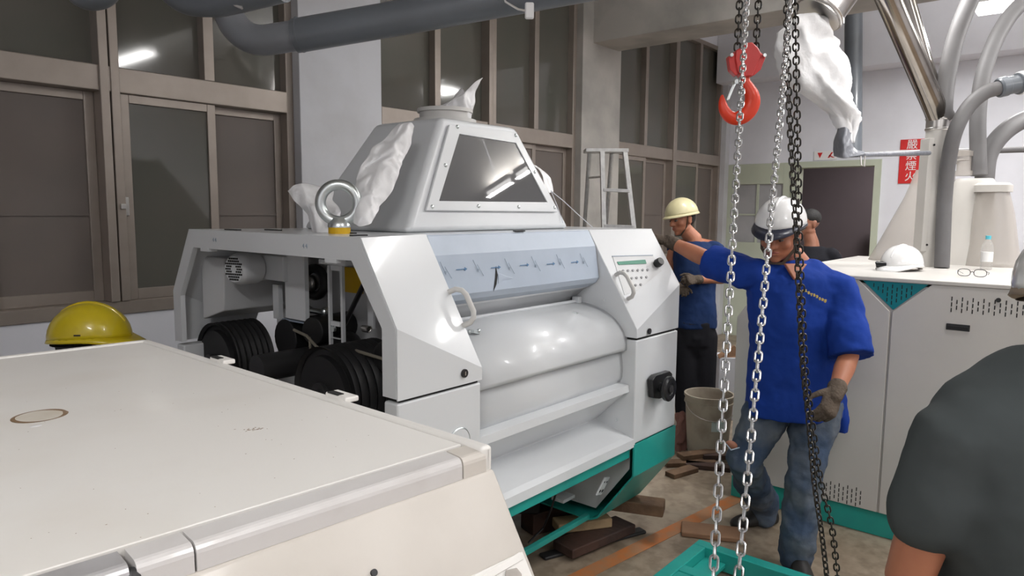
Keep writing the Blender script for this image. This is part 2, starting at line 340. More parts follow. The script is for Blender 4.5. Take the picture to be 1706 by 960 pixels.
# ---------------------------------------------------------------- the new roller mill, hung on the hoist and propped on timbers
YC = 2.28
def mill_hood(xo, xi, back=True):
    """closed shell of a side hood: outboard x, inboard x (compound slant at front and back)"""
    fr = lambda x, y, z: (x, y, z); bk = lambda x, y, z: (x, 2*YC - y, z)
    O = [fr(xo, 1.57, 1.085), fr(xo, 1.57, 1.30), fr(xo, 1.731, 1.56), bk(xo, 1.731, 1.56), bk(xo, 1.57, 1.30), bk(xo, 1.57, 1.085)]
    I = [fr(xi, 1.57, 1.085), fr(xi, 1.57, 1.125), fr(xi, 1.839, 1.56), bk(xi, 1.839, 1.56), bk(xi, 1.57, 1.125), bk(xi, 1.57, 1.085)]
    return O, I
mill = root('roller_mill', 'large new white roller mill with open left end, propped on timbers in the middle', 'machine', (2.235, 2.28, .18))
# left hood: an open arch, so its skin is a thin shell
O, I = mill_hood(1.35, 1.709)
O = [(1.342, y, z) for _, y, z in O]
part(MB().add(O + I, [(0, 1, 7, 6), (1, 2, 8, 7)]), 'side_hood', M['mill'], mill, smooth=False, wall=.005, label='front plate of the open left hood')
part(MB().add(O + I, [(3, 4, 10, 9), (4, 5, 11, 10)]), 'side_hood', M['mill'], mill, smooth=False, wall=.005, label='rear plate of the open left hood')
part(MB().prism([(1.703, 1.572, 1.09), (1.703, 1.572, 1.12), (1.703, 1.838, 1.555), (1.703, 1.97, 1.555), (1.703, 1.97, 1.09)], (.006, 0, 0)), 'hood_cheek', M['mill'], mill)
# arch flange seen from the left
outer = [(1.5735, 1.09), (1.5735, 1.30), (1.7345, 1.556), (2.8255, 1.556), (2.9865, 1.30), (2.9865, 1.09)]
inner = [(1.634, 1.09), (1.634, 1.295), (1.775, 1.49), (2.795, 1.49), (2.925, 1.285), (2.925, 1.09)]
fl = MB()
for i in range(5):
    fl.prism([(1.3405, *outer[i]), (1.3405, *outer[i+1]), (1.3405, *inner[i+1]), (1.3405, *inner[i])], (.02, 0, 0))
part(fl, 'arch_frame', M['mill'], mill, smooth=False)
for p in (2.02, 2.62): text_at('4 4', .022, (1.340, p, 1.525), (0, -1, 0), (0, 0, 1), 'lettering', M['inkg'], mill)
for (y, x) in ((2.70, 1.352), (1.88, 1.352)):
    part(MB().box((1.338, y - .03, 1.478), (1.375, y + .03, 1.492)), 'lug', M['mill'], mill)
# top plate, with black slots at its seams
O2, I2 = mill_hood(3.12, 2.726)
part(MB().prism([(1.342, 1.731, 1.55), (1.709, 1.841, 1.55), (2.726, 1.841, 1.55), (3.12, 1.731, 1.55), (3.12, 2.829, 1.55), (2.726, 2.719, 1.55), (1.709, 2.719, 1.55), (1.342, 2.829, 1.55)], (0, 0, .0122)), 'top_plate', M['mill'], mill, smooth=False)
for (px, py, hx, hy) in ((690, 397.5, .03, .008), (578, 389, .008, .045), (365, 384, .008, .05), (455, 384, .008, .05), (985, 389.5, .03, .008)):
    c = at(px, py, Z=1.5625); c.x = min(max(c.x, 1.40), 3.0); c.y = min(max(c.y, 1.84), 2.74)
    part(MB().box((c.x - hx, c.y - hy, 1.562), (c.x + hx, c.y + hy, 1.5665)), 'slot', M['blackp'], mill)
# right hood, closed
part(MB().add(O2 + I2, [(0, 1, 7, 6), (1, 2, 8, 7), (3, 4, 10, 9), (4, 5, 11, 10), (0, 1, 2, 3, 4, 5), (6, 7, 8, 9, 10, 11), (0, 6, 11, 5)]), 'side_hood', M['mill'], mill, bevel=.004, angle=12, label='closed hood with the control panel at the right end')
# lower side cabinets
part(MB().box((1.345, 1.572, .60), (1.709, 1.636, 1.075)), 'side_cabinet', M['mill'], mill, bevel=.008, label='front plate of the left lower cabinet')
part(MB().box((1.345, 2.925, .60), (1.709, 2.988, 1.075)), 'side_cabinet', M['mill'], mill, bevel=.008, label='rear plate of the left lower cabinet')
part(MB().box((2.726, 1.572, .60), (3.12, 2.988, 1.075)), 'side_cabinet', M['mill'], mill, bevel=.008)
part(MB().box((1.36, 1.58, 1.07), (1.70, 1.63, 1.09)), 'seam_gap', M['dark'], mill)
part(MB().box((2.74, 1.58, 1.07), (3.10, 2.96, 1.09)), 'seam_gap', M['dark'], mill)
# middle: profile plates between the cheeks
def sheet(prof, x0=1.70, x1=2.735, th=.012):
    n = len(prof); m = MB(); m.add([(x0, y, z) for y, z in prof] + [(x1, y, z) for y, z in prof], [(i, i+1, n+i+1, n+i) for i in range(n-1)]); return m
guard = [(1.85, 1.562), (1.835, 1.553), (1.798, 1.487), (1.775, 1.345), (1.790, 1.322), (1.835, 1.30)]
gd = part(sheet(guard, 1.712, 2.72), 'feed_guard', M['film'], mill, wall=.004, smooth=False, label='guard plate still under blue protective film')
GT, TN = (0, 1.776, 1.351), V((0, -.142, .023)).normalized()
part(MB().prism([on(x, y, GT, TN) + TN*.003 for x, y in ((825, 444), (828, 458), (826, 474), (821, 486), (824, 462))], TN*.001), 'tear', M['dark'], gd, smooth=False)
part(MB().prism([on(x, y, GT, TN) + TN*.004 for x, y in ((829, 455), (842, 460), (853, 463), (838, 465), (829, 472))], TN*.001 - UP*.002), 'loose_film', M['film'], gd, smooth=False)
GP, GN = (0, 1.7945, 1.487), V((0, -.142, .023)).normalized()
ink = MB()
for px, py in ((767, 449), (824, 446), (872, 442), (916, 440), (956, 437)):
    c = on(px, py, GP, GN); c = c + GN * .002; u = V((0, .023, .142)).normalized()
    ink.obox(c, (.022, .0014, .0008), (RX * 0 + V((1, 0, 0)), u, GN)); ink.prism([c + V((.02, 0, 0)) + u*.007, c + V((.02, 0, 0)) - u*.007, c + V((.033, 0, 0))], GN * .001)
part(ink, 'printed_arrow', M['ink'], gd, smooth=False)
ink = MB()
for px, py in ((742, 452), (796, 448), (848, 445), (892, 441), (933, 437), (972, 435)):
    c = on(px, py, GP, GN) + GN * .002; u = V((0, .023, .142)).normalized()
    for a in (-.9, -.75): 
        dd = V((1, 0, 0)) * math.cos(a) * .6 + u * math.sin(a); dd.normalize()
        ink.obox(c + dd * -.012 * (1 if a < -.8 else -.6) + V((.008 if a > -.8 else -.006, 0, 0)), (.026, .0007, .0006), (dd, GN.cross(dd), GN))
    ink.cyl(c - u * .004 - GN*.0005, c - u * .004 + GN * .001, .0045, n=8)
part(ink, 'printed_mark', M['inkg'], gd, smooth=False)
part(sheet([(1.835, 1.30), (1.865, 1.285), (1.905, 1.25), (1.925, 1.205), (1.925, 1.19)]), 'feed_window', M['mill'], mill, wall=.006)
part(MB().tube([(1.712, 1.885, 1.228), (2.70, 1.885, 1.228)], .008, 10), 'hinge_rod', M['mill'], mill)
for x in (1.74, 2.70): part(MB().box((x - .012, 1.86, 1.20), (x + .012, 1.90, 1.25)), 'hinge_block', M['mill'], mill, bevel=.003)
arc = []
for k in range(13):
    t = math.pi/2 - k / 12 * (math.pi/2 + .02)
    arc.append((1.885 - .262 * math.cos(t), 1.045 + .175 * math.sin(t)))
part(sheet([(1.925, 1.222)] + arc + [(1.622, 1.030), (1.67, 1.028)]), 'roll_cover', M['mill'], mill, wall=.006, angle=24, label='curved upper cover over the rolls')
part(sheet([(1.664, 1.046), (1.652, 1.01), (1.645, .97), (1.642, .93), (1.645, .90), (1.655, .876), (1.68, .868)]), 'lower_cover', M['mill'], mill, wall=.008)
part(sheet([(1.68, .876), (1.606, .868), (1.603, .840), (1.625, .832), (1.775, .685), (1.775, .676), (1.60, .632), (1.575, .622), (1.572, .59), (1.60, .585)]), 'front_trough', M['mill'], mill, wall=.005, smooth=False)
part(MB().box((1.81, 1.95, .62), (2.735, 2.7, 1.54)), 'core_housing', M['mill_in'], mill)
# small latches on the roll cover
for px, py in ((790, 553), (960, 524)):
    c = at(px, py, Y=1.74 if px < 900 else 1.77)
    part(MB().obox(c, (.028, .010, .006), (V((.9, .35, -.25)).normalized(), V((-.35, .9, 0)).normalized(), UP)).ell(c + V((.024, 0, 0)), (.008, .008, .008), n=10, m=6).ell(c - V((.024, 0, -.004)), (.008, .008, .008), n=10, m=6), 'latch', M['zinc'], mill)
# locks and small marks
for px, py, yy in ((773, 622, 1.567), (1081, 552, 1.567)):
    c = at(px, py, Y=yy); l = part(MB().cyl(c, c + V((0, -.006, 0)), .014, n=18), 'lock', M['blackp'], mill); part(MB().box(c + V((-.002, -.008, -.006)), c + V((.002, -.005, .006))), 'key_slot', M['steel'], l)
for px, py, xx in ((1005, 500, 2.722), (1026, 700, 2.722)):
    c = at(px, py, X=xx); part(MB().cyl(c, c + V((-.008, 0, 0)), .007, n=10), 'screw', M['mill'], mill)
# slanted panel planes of the two hoods
def plane(P, Q, Rr):
    P, Q, Rr = V(P), V(Q), V(Rr); n = (Q - P).cross(Rr - P).normalized()
    return P, (n if n.y < 0 else -n)
PL, NL = plane((1.35, 1.731, 1.56), (1.35, 1.57, 1.30), (1.709, 1.57, 1.125))
PR, NR = plane((3.12, 1.731, 1.56), (3.12, 1.57, 1.30), (2.726, 1.57, 1.125))
def dhandle(a, b, P, N, side, m, h=.055):
    A, B = on(*a, P, N), on(*b, P, N); d = (B - A).normalized(); o = (N + V(side)).normalized()
    pts = [A, A + o*h*.5, A + o*h*.85 + d*.012, A + o*h + d*.032, B + o*h - d*.032, B + o*h*.85 - d*.012, B + o*h*.5, B]
    return MB().tube(pts, .0095, 10)
part(dhandle((747, 487), (771, 543), PL, NL, (.3, -.2, 0), None), 'handle', M['pale'], mill)
part(dhandle((1026, 458), (1046, 498), PR, NR, (.0, -.2, 0), None), 'handle', M['pale'], mill)
# control panel
q = lambda px, py, e=0: on(px, py, PR, NR) + NR * e
cp = part(MB().prism([q(1020, 427), q(1087, 425.5), q(1102, 452), q(1062, 484), q(1040, 492)], NR * .0025), 'control_panel', mat('panel_foil', (.64, .65, .66), .35), mill, smooth=False)
part(MB().prism([q(1027, 437, .003), q(1074, 433.5, .003), q(1076, 440, .003), q(1030, 442, .003)], NR * .0025), 'display', M['lcd'], cp, smooth=False)
part(MB().prism([q(1019, 427, .001), q(1087, 425.2, .001), q(1087.4, 426.4, .001), q(1019.5, 428.2, .001)], NR * .003), 'panel_edge', M['inkg'], cp, smooth=False)
bt = None
for row, n, x0, x1, y0, y1 in ((0, 6, 1037, 1078, 452, 450.5), (1, 4, 1051.5, 1076, 464.5, 462.5), (2, 2, 1058, 1066.5, 476, 475)):
    for i in range(n):
        t = i / max(1, n - 1); c = q(x0 + (x1 - x0) * t, y0 + (y1 - y0) * t, .003)
        part(MB().cyl(c, c + NR * .004, .0062, n=8), 'button', mat('button_grey', (.25, .25, .26), .4), cp)
c = q(1092.5, 441, 0)
part(MB().cyl(c, c + NR * .012, .017).cyl(c + NR * .012, c + NR * .04, .022, .019, 22), 'knob', M['blackp'], cp, bevel=.002)
# handwheel on the right lower cabinet
c = at(1086, 642, Y=1.57)
hw = part(MB().prism([at(1078, 632, Y=1.566), at(1084, 624, Y=1.566), at(1107, 617, Y=1.566), at(1111, 621, Y=1.566), at(1110, 655, Y=1.566), at(1090, 663, Y=1.566), at(1080, 662, Y=1.566)], (0, -.03, 0)), 'handwheel_base', M['blackp'], mill, bevel=.004)
c = at(1098, 645, Y=1.54); ax = V((0, -1, 0))
part(MB().lathe([(.022, 0), (.022, .03), (.05, .034), (.058, .042), (.058, .056), (.05, .062), (.03, .06), (.026, .056)], c, ax, 28), 'handwheel', M['blackp'], hw)
part(MB().lathe([(.018, .056), (.018, .064), (.012, .066)], c, ax, 18), 'wheel_cap', M['ironc'], hw)
c = at(765, 738, Y=1.569)
part(MB().torus(c, (0, -1, 0), .048, .0035, 28, 6), 'dial_ring', M['zinc'], mill); part(MB().cyl(c, c + V((0, -.004, 0)), .046, n=28), 'dial', M['mill'], mill)
# teal base: side feet, rails, rod
for (a, b) in ((1.345, 1.709), (2.726, 3.12)):
    prof = [(1.572, .598), (1.572, .45), (1.76, .20), (1.80, .18), (2.76, .18), (2.80, .20), (2.988, .45), (2.988, .598)]
    bo = .0
    m = MB(); e = .012
    m.add([(x, y, z) for x in (a, b) for y, z in prof], [(0, 1, 9, 8), (1, 2, 10, 9), (2, 3, 11, 10), (3, 4, 12, 11), (4, 5, 13, 12), (5, 6, 14, 13), (6, 7, 15, 14), tuple(range(8)) if a < 2 else tuple(range(8, 16))])
    part(m, 'base_foot', M['teal'], mill, smooth=False, wall=.008)
    part(MB().prism([((b - .05) if a < 2 else (a + .05), y, z) for y, z in [(1.62, .59), (1.62, .46), (1.80, .22), (2.76, .22), (2.94, .46), (2.94, .59)]], (.004, 0, 0)), 'foot_inner_plate', M['mill_in'], mill, smooth=False)
part(MB().box((1.709, 1.59, .535), (2.726, 1.70, .588)), 'base_rail', M['teal'], mill, bevel=.003)
part(MB().box((1.709, 1.585, .575), (2.726, 1.592, .59)), 'base_lip', M['teal'], mill)
part(MB().box((1.709, 1.80, .18), (2.726, 1.825, .205)), 'base_rod', M['teal'], mill, bevel=.003)
part(MB().box((1.709, 2.74, .18), (2.726, 2.9, .588)), 'base_rail', M['teal'], mill, bevel=.003)
# discharge hopper under the rolls with a drilled bracket
part(MB().loft([[V((1.72, 1.72, .585)), V((2.9, 1.72, .585)), V((2.9, 2.7, .585)), V((1.72, 2.7, .585))], [V((1.78, 1.95, .30)), V((2.80, 1.95, .30)), V((2.80, 2.5, .30)), V((1.78, 2.5, .30))]]), 'discharge_hopper', M['mill_in'], mill, bevel=.004)
bc = at(1004, 810, Y=1.69); bx = V((.94, .2, -.3)).normalized(); bz = V((.25, -.3, .93)); bz = (bz - bx*bz.dot(bx)).normalized()
br = part(MB().obox(bc, (.034, .046, .004), (bx, bz, bx.cross(bz))), 'bracket', M['mill'], mill, bevel=.003)
for i in (-.4, .4):
    for j in (-.5, .5):
        c = bc + bx*.034*i*1.1 + bz*.046*j; n = bx.cross(bz); n = n if n.y < 0 else -n
        part(MB().cyl(c + n*.004, c + n*.0055, .008 if j < 0 else .005, n=12), 'hole', M['dark'], br)
part(MB().box((2.62, 1.88, .27), (2.715, 1.95, .285)), 'foot_plate', M['mill'], mill)
part(MB().tube([at(926, 822, Y=1.85), at(918, 850, Y=1.9), at(905, 880, Y=1.98), at(880, 905, Y=2.0)], .005, 8), 'cable', M['blackp'], mill)
# ---- sight-glass hopper on top
fb = [V((1.72, 1.95, 1.562)), V((2.74, 1.95, 1.562))]; ft = [V((1.992, 2.05, 2.012)), V((2.455, 2.05, 2.012))]
bb = [V((2.74, 2.62, 1.562)), V((1.72, 2.62, 1.562))]; bt_ = [V((2.455, 2.46, 2.012)), V((1.992, 2.46, 2.012))]
hop = part(MB().loft([fb + bb, ft + bt_]), 'inlet_hopper', M['mill'], mill, bevel=.025)
HP, HN = V((2, 1.95, 1.562)), V((0, -.45, .1)).normalized()
h = lambda px, py, e=0: on(px, py, HP, HN) + HN * e
quad = lambda pts, e: [h(px, py, e) for px, py in pts]
po = [(707, 352), (744, 208), (856, 222), (924, 354)]; pi = [(729, 336), (757, 225), (869, 241), (908, 338)]
po = [(706, 352), (745, 209), (857, 222), (925, 354)]; pi = [(728, 336), (762, 225), (856, 240), (908, 338)]
R4 = [[h(*p, e_) for p in L_] for e_, L_ in ((.002, po), (.014, po), (.014, pi), (.002, pi))]
wfr = part(MB().loft(R4, closed=True), 'window_frame', M['mill'], hop, bevel=.003)
part(MB().prism([h(*p, .003) for p in pi], HN * .006), 'sight_glass', M['glass'], hop, smooth=False)
for px, py in ((716, 346), (738, 277), (758, 213), (855, 227), (887, 288), (920, 347), (793, 345), (860, 346)):
    c = h(px, py, .014); part(MB().ell(c, (.0085, .0085, .006), basis(HN)[1:] + (HN,), 12, 5, 0), 'screw', M['zinc'], hop)
part(MB().lathe([(.135, 0), (.135, .02), (.11, .02), (.11, .05), (.12, .05), (.12, .065), (.10, .065)], (2.20, 2.24, 2.012), UP, 28), 'inlet_collar', M['pale'], hop)
# ---- machinery seen through the open left end
part(MB().box((1.79, 1.97, .60), (1.81, 2.94, 1.54)), 'partition', M['mill_in'], mill)
part(MB().box((1.36, 1.64, .60), (1.80, 2.93, .615)), 'floor_plate', M['ironc'], mill)
rc = MB(); rc.loft([[V((1.42, 2.90, 1.18)), V((1.42, 2.90, 1.45)), V((1.80, 2.90, 1.45)), V((1.80, 2.90, 1.18))], [V((1.46, 2.80, 1.22)), V((1.46, 2.78, 1.44)), V((1.78, 2.78, 1.44)), V((1.78, 2.80, 1.22))]])
rcp = part(rc, 'rear_cover', M['mill_in'], mill, bevel=.006)
part(MB().box((1.52, 2.776, 1.36), (1.64, 2.79, 1.375)), 'sticker', M['yel2'], rcp)
def pulley(c, r, L, m='black'):
    prof = [(r*.3, -.0), (r*.8, 0), (r*.82, .02), (r*.97, .02), (r, 0)]
    k = 7
    for i in range(k):
        z = L * i / k; prof += [(r, z + .002), (r*.93, z + L/k*.45), (r, z + L/k*.9)]
    prof += [(r, L), (r*.3, L)]
    return MB().lathe(prof, c, (1, 0, 0), 40)
p = part(pulley((1.43, 2.83, 1.005), .165, .18), 'belt_pulley', M['black'], mill, label='grooved black belt pulley, the rear one'); part(MB().cyl((1.40, 2.83, 1.005), (1.48, 2.83, 1.005), .035), 'hub', M['ironc'], p)
p = part(pulley((1.40, 2.03, 1.01), .168, .24), 'belt_pulley', M['black'], mill, label='grooved black belt pulley, the front one'); part(MB().cyl((1.385, 2.03, 1.01), (1.45, 2.03, 1.01), .045).cyl((1.375, 2.03, 1.01), (1.39, 2.03, 1.01), .028), 'hub', M['ironc'], p)
sh = part(MB().cyl((1.36, 2.38, 1.055), (1.80, 2.38, 1.055), .052, n=24), 'drive_shaft', M['ironc'], mill); part(MB().torus((1.70, 2.38, 1.055), (1, 0, 0), .053, .010).torus((1.73, 2.38, 1.055), (1, 0, 0), .053, .006), 'shaft_collar', M['steel'], sh)
part(MB().ell((1.72, 2.33, 1.10), (.07, .07, .06)), 'coupling', M['ironc'], mill)
for a_, b_, r_ in ((tuple(at(520, 552, X=1.58)), tuple(at(520, 552, X=1.58) + V((.2, .04, 0))), .055), ((1.58, 2.54, 1.12), (1.78, 2.54, 1.12), .08), ((1.52, 1.84, 1.15), (1.69, 1.86, 1.16), .055), ((1.60, 2.36, 1.02), (1.78, 2.36, 1.02), .10)): part(MB().cyl(a_, b_, r_), 'bearing_housing', M['black'], mill, bevel=.006)
part(MB().tube([(1.56, 2.44, 1.17), (1.55, 2.34, 1.16), (1.52, 2.22, 1.13), (1.52, 2.10, 1.13), (1.50, 1.98, 1.16), (1.5, 1.80, 1.15)], .006, 8).tube([(1.55, 2.32, 1.155), (1.50, 2.24, 1.10), (1.53, 2.12, 1.14)], .005, 8), 'hose', mat('tan_hose', (.22, .20, .16), .5), mill)
# gear motor
MC, MA = V((1.44, 2.665, 1.405)), V((.95, .22, 0)).normalized(); _, MU, MV = basis(MA)
mo = part(MB().lathe([(.02, -.002), (.052, -.001), (.062, .012), (.066, .03), (.066, .10), (.058, .10), (.058, .17)], MC, MA, 32), 'gear_motor', M['mill'], mill)
fan = MB()
for i in range(-4, 5):
    for j in range(-4, 5):
        y, z = j * .0105 + (i % 2) * .005, i * .0105
        if .012 < math.hypot(y, z) < .047: fan.obox(MC - MA*.003 + MV*y + MU*z, (.0012, .0034, .0034), (MA, MV, MU))
f = part(fan, 'fan_grille_holes', M['dark'], mo, smooth=False); f['kind'] = 'stuff'
def pb(x0, y0, x1, y1, X, th, name, m, **k):
    A, B = at(x0, y0, X=X), at(x1, y1, X=X); return part(MB().box((X, A.y, A.z), (X + th, B.y, B.z)), name, m, mill, **k)
part(MB().box((1.60, 2.62, 1.36), (1.66, 2.71, 1.45)), 'motor_flange', M['ironc'], mill, bevel=.004)
pb(434, 424, 472, 470, 1.56, .08, 'terminal_box', M['mill'], bevel=.006)
pb(454, 474, 465, 532, 1.60, .02, 'guide_strip', M['mill'])
pb(473, 424, 509, 536, 1.58, .02, 'bracket_plate', M['mill'], bevel=.002)
pb(470, 533, 520, 540, 1.585, .05, 'bracket_foot', M['inkg'])
part(MB().tube([at(480, 540, X=1.59), at(483, 558, X=1.59), at(488, 575, X=1.6), at(495, 592, X=1.6)], .009, 8), 'flexible_conduit', mat('grey_conduit', (.34, .34, .34), .5), mill)
vc = at(524, 470, X=1.74)
part(MB().torus(vc, (1, .2, 0), .058, .02), 'valve', M['ironc'], mill)
part(MB().ell(vc + V((-.01, .005, -.005)), (.03, .03, .035)), 'valve_cap', M['steel'], mill)
part(MB().tube([at(512, 516, X=1.68), at(541, 522, X=1.68)], .012, 10).ell(at(541, 520, X=1.67), (.016, .016, .02)).ell(at(515, 516, X=1.68), (.016, .016, .016)), 'cylinder_rod', M['zinc'], mill)
for x0, y0, x1, y1 in ((545, 442, 551, 582), (566, 442, 572, 578), (551, 442, 566, 452), (551, 535, 566, 545), (551, 562, 566, 566)):
    pb(x0, y0, x1, y1, 1.575, .012, 'post_member', M['mill'])
pb(530, 431, 574, 444, 1.56, .06, 'post_head', M['mill'], bevel=.004)
c = at(558, 548, X=1.575); part(MB().cyl(c, c + V((-.012, 0, 0)), .010, n=12), 'bolt', M['zinc'], mill)
pb(574, 445, 602, 490, 1.775, .01, 'warning_label', M['yel2'])
part(MB().tube([at(608, 470, X=1.60), at(574, 540, X=1.62)], .010, 10), 'gas_strut', M['blackp'], mill)
pb(612, 490, 622, 548, 1.68, .01, 'stay_plate', M['mill'])
spr = []; s0 = at(610, 548, X=1.66)
for k in range(60): spr.append(s0 + V((.012*math.cos(k*.9), k*.0006 - .018, .012*math.sin(k*.9))))
part(MB().tube(spr, .0025, 6), 'spring', M['steel'], mill)

# ---- lifting eye bolt
c = V((1.50, 2.05, 1.562))
eye = root('eye_bolt', 'zinc lifting eye bolt with yellow collar on the new mill top', 'eye bolt', c)
part(MB().lathe([(.038, .0), (.038, .022), (.02, .022)], c, UP, 28), 'collar', M['yel2'], eye)
part(MB().lathe([(.040, .022), (.040, .032), (.034, .042), (.024, .055)], c, UP, 28), 'shank', M['zinc'], eye)
part(MB().torus(c + V((0, 0, .106)), -CF + V((.15, 0, 0)), .063, .0185, 40, 14), 'ring', M['zinc'], eye)

# ---- crumpled plastic sheets
def crumple(ctrl, seed, name, m, parent=None, label=None, cat=None, amp=.02, sub=3, thick=.002):
    """grid of control points -> smooth wrinkled sheet"""
    R_, C_ = len(ctrl), len(ctrl[0]); K_ = 14; nu, nv = (R_-1)*K_+1, (C_-1)*K_+1; vs = []
    def cr(p0, p1, p2, p3, t): return .5*((2*p1) + (p2-p0)*t + (2*p0-5*p1+4*p2-p3)*t*t + (3*p1-p0-3*p2+p3)*t**3)
    def line(L, t):
        i = min(int(t), len(L)-2); f = t - i; g = lambda k: L[max(0, min(len(L)-1, k))]
        return cr(g(i-1), g(i), g(i+1), g(i+2), f)
    P = [[V(p) for p in row] for row in ctrl]
    for a in range(nu):
        col = [line([P[i][j] for i in range(R_)], a/K_) for j in range(C_)]
        for b in range(nv):
            p = line(col, b/K_); q = p*9 + V((seed, 0, 0))
            nn = noise.noise_vector(q) + noise.noise_vector(p*22 + V((0, seed, 0)))*.4
            ridge = abs(noise.noise(V((p.x*16 + seed, p.y*16, p.z*9)))) + .5*abs(noise.noise(V((p.x*34, p.y*34 + seed, p.z*20))))
            nn = nn + (CF*.9 - CR*.4)*ridge*2.2
            vs.append(p + nn*amp)
    fs = [(a*nv+b, a*nv+b+1, (a+1)*nv+b+1, (a+1)*nv+b) for a in range(nu-1) for b in range(nv-1)]
    o = MB().add(vs, fs).build(name, m, parent, wall=thick, angle=50)
    if label and cat: tag(o, label, cat)
    return o
W = lambda px, py, d: at(px, py, d=d)
crumple([[W(668, 202, 2.62), W(684, 204, 2.60), W(690, 212, 2.60)],
         [W(640, 226, 2.60), W(662, 236, 2.56), W(680, 246, 2.60)],
         [W(608, 262, 2.58), W(645, 272, 2.53), W(676, 262, 2.57)],
         [W(596, 300, 2.52), W(622, 310, 2.46), W(664, 300, 2.52)],
         [W(590, 330, 2.48), W(612, 340, 2.42), W(640, 340, 2.45)],
         [W(590, 372, 2.44), W(606, 378, 2.38), W(622, 372, 2.40)]], 3.1, 'plastic_sheet', M['plastic'], None, 'white plastic sheet taped down the left slope of the hopper', 'plastic sheet', amp=.016)
crumple([[W(481, 318, 2.66), W(503, 307, 2.62), W(530, 310, 2.66), W(556, 316, 2.68)],
         [W(496, 338, 2.62), W(514, 334, 2.56), W(532, 332, 2.58), W(556, 336, 2.62)],
         [W(512, 358, 2.60), W(522, 356, 2.52), W(536, 355, 2.54), W(566, 352, 2.56)],
         [W(522, 386, 2.56), W(530, 388, 2.50), W(545, 388, 2.50), W(570, 386, 2.52)]], 7.7, 'plastic_sheet', M['plastic'], None, 'flared white plastic sheet behind the lifting eye bolt', 'plastic sheet', amp=.010)
crumple([[W(716, 198, 3.02), W(745, 196, 2.98), W(776, 196, 3.00), W(786, 196, 3.05)],
         [W(720, 182, 3.02), W(748, 180, 2.98), W(778, 176, 3.00), W(790, 172, 3.05)],
         [W(745, 168, 3.02), W(764, 162, 2.98), W(784, 156, 3.00), W(796, 150, 3.05)],
         [W(770, 148, 3.03), W(778, 152, 3.0), W(795, 135, 3.00), W(806, 130, 3.04)]], 1.7, 'plastic_sheet', M['plastic'], None, 'torn white plastic film standing up from the hopper inlet', 'plastic sheet', amp=.014)
crumple([[W(885, 272, 3.28), W(893, 276, 3.30)], [W(900, 286, 3.28), W(912, 292, 3.32)], [W(908, 310, 3.28), W(920, 306, 3.32)], [W(918, 322, 3.28), W(924, 320, 3.32)]], 5.7, 'plastic_sheet', M['plastic'], None, 'small strip of white plastic on the right slope of the hopper', 'plastic sheet', amp=.006)
tag(MB().tube([W(918, 318, 3.30), W(940, 336, 3.4), W(968, 362, 3.5), W(992, 383, 3.6)], .0022, 6).tube([W(918, 318, 3.30), W(928, 342, 3.3), W(938, 372, 3.28)], .0016, 6).build('string', M['paper']), 'thin white string trailing from the hopper across the mill top', 'string')
# ---------------------------------------------------------------- the near cream mill in the left foreground
ZT = 1.33
nf = V((.697, .62, 0)); nb = V((.723, 1.755, 0))
du = V((-.9965, .083, 0)).normalized()            # along its front, towards the left
dv = (nb - nf).normalized()                       # along its right side, towards the back
dn = V((-du.y, du.x, 0)); dn = dn if dn.y < 0 else -dn      # out of its front
LW = 1.75
near = root('roller_mill', 'aged cream roller mill with flat stained top, nearest in the left foreground', 'machine', nf + du*LW/2 + dv*.57)
def nz(p, z): return V((p.x, p.y, z))
e1, e2 = nf - du*0, nb
a, b, c2, d_ = nf + du*.022 + dv*.0365, nf + du*LW + dv*.0365, nb + du*LW - dv*.02, nb + du*.022 - dv*.02
tp = part(MB().loft([[nz(a, ZT-.02), nz(b, ZT-.02), nz(c2, ZT-.02), nz(d_, ZT-.02)], [nz(a, ZT), nz(b, ZT), nz(c2, ZT), nz(d_, ZT)]]), 'top_plate', M['cream'], near, bevel=.0015)
# right border strip, back border strip
part(MB().loft([[nz(nf, z), nz(nf + du*.019, z), nz(nb + du*.019, z), nz(nb, z)] for z in (ZT-.06, ZT+.003)]), 'side_rail', M['cream'], near, bevel=.006)
part(MB().loft([[nz(nb - dv*.017, z), nz(nb + du*LW - dv*.017, z), nz(nb + du*LW, z), nz(nb, z)] for z in (ZT-.06, ZT+.003)]), 'back_rail', M['cream'], near, bevel=.005)
for px, py in ((366, 604), (571, 664)):
    c = at(px, py, Z=ZT); c = V((nf.x + (nb.x-nf.x)*(c.y-nf.y)/(nb.y-nf.y), c.y, ZT))
    t = part(MB().obox(c + V((.005, .0, .004)), (.013, .03, .005), (du, dv, UP)), 'edge_tab', M['cream'], near, bevel=.003)
    part(MB().obox(c + V((-.002, .008, .0095)), (.006, .015, .001), (du, dv, UP)), 'slot', M['dark'], t)
# front cap in four pieces
def cap(u0, u1, m, lab, g=.0012):
    prof = [(.033, ZT-.002), (.007, ZT-.0032), (.0035, ZT-.0043), (.001, ZT-.0064), (-.0008, ZT-.0095), (-.0017, ZT-.0135), (-.002, ZT-.031), (.033, ZT-.031)]
    r = [[nz(nf + du*u + dv*.0 - dn*o_, z) for o_, z in prof] for u in (u0 + g, u1 - g)]
    return part(MB().loft(r), 'front_cap', m, near, label=lab, smooth=False)
def us(px, py):
    lo_, hi_ = -.05, 1.2
    for _ in range(40):
        m_ = (lo_ + hi_)/2; c_ = ROT.transposed() @ (f00(m_) - EYE); x_ = CX + F*c_.x/-c_.z
        if x_ > px: lo_ = m_
        else: hi_ = m_
    return m_
f00 = lambda u: nz(nf + du*u, ZT - .02)
u1, u2, u3 = us(770, 785), us(325, 925), us(226, 958)
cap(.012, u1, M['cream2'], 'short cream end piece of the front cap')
cap(u1, u2, M['cap'], 'long grey-white piece of the front cap')
cap(u2, u3, M['cap'], 'short chipped grey-white piece of the front cap')
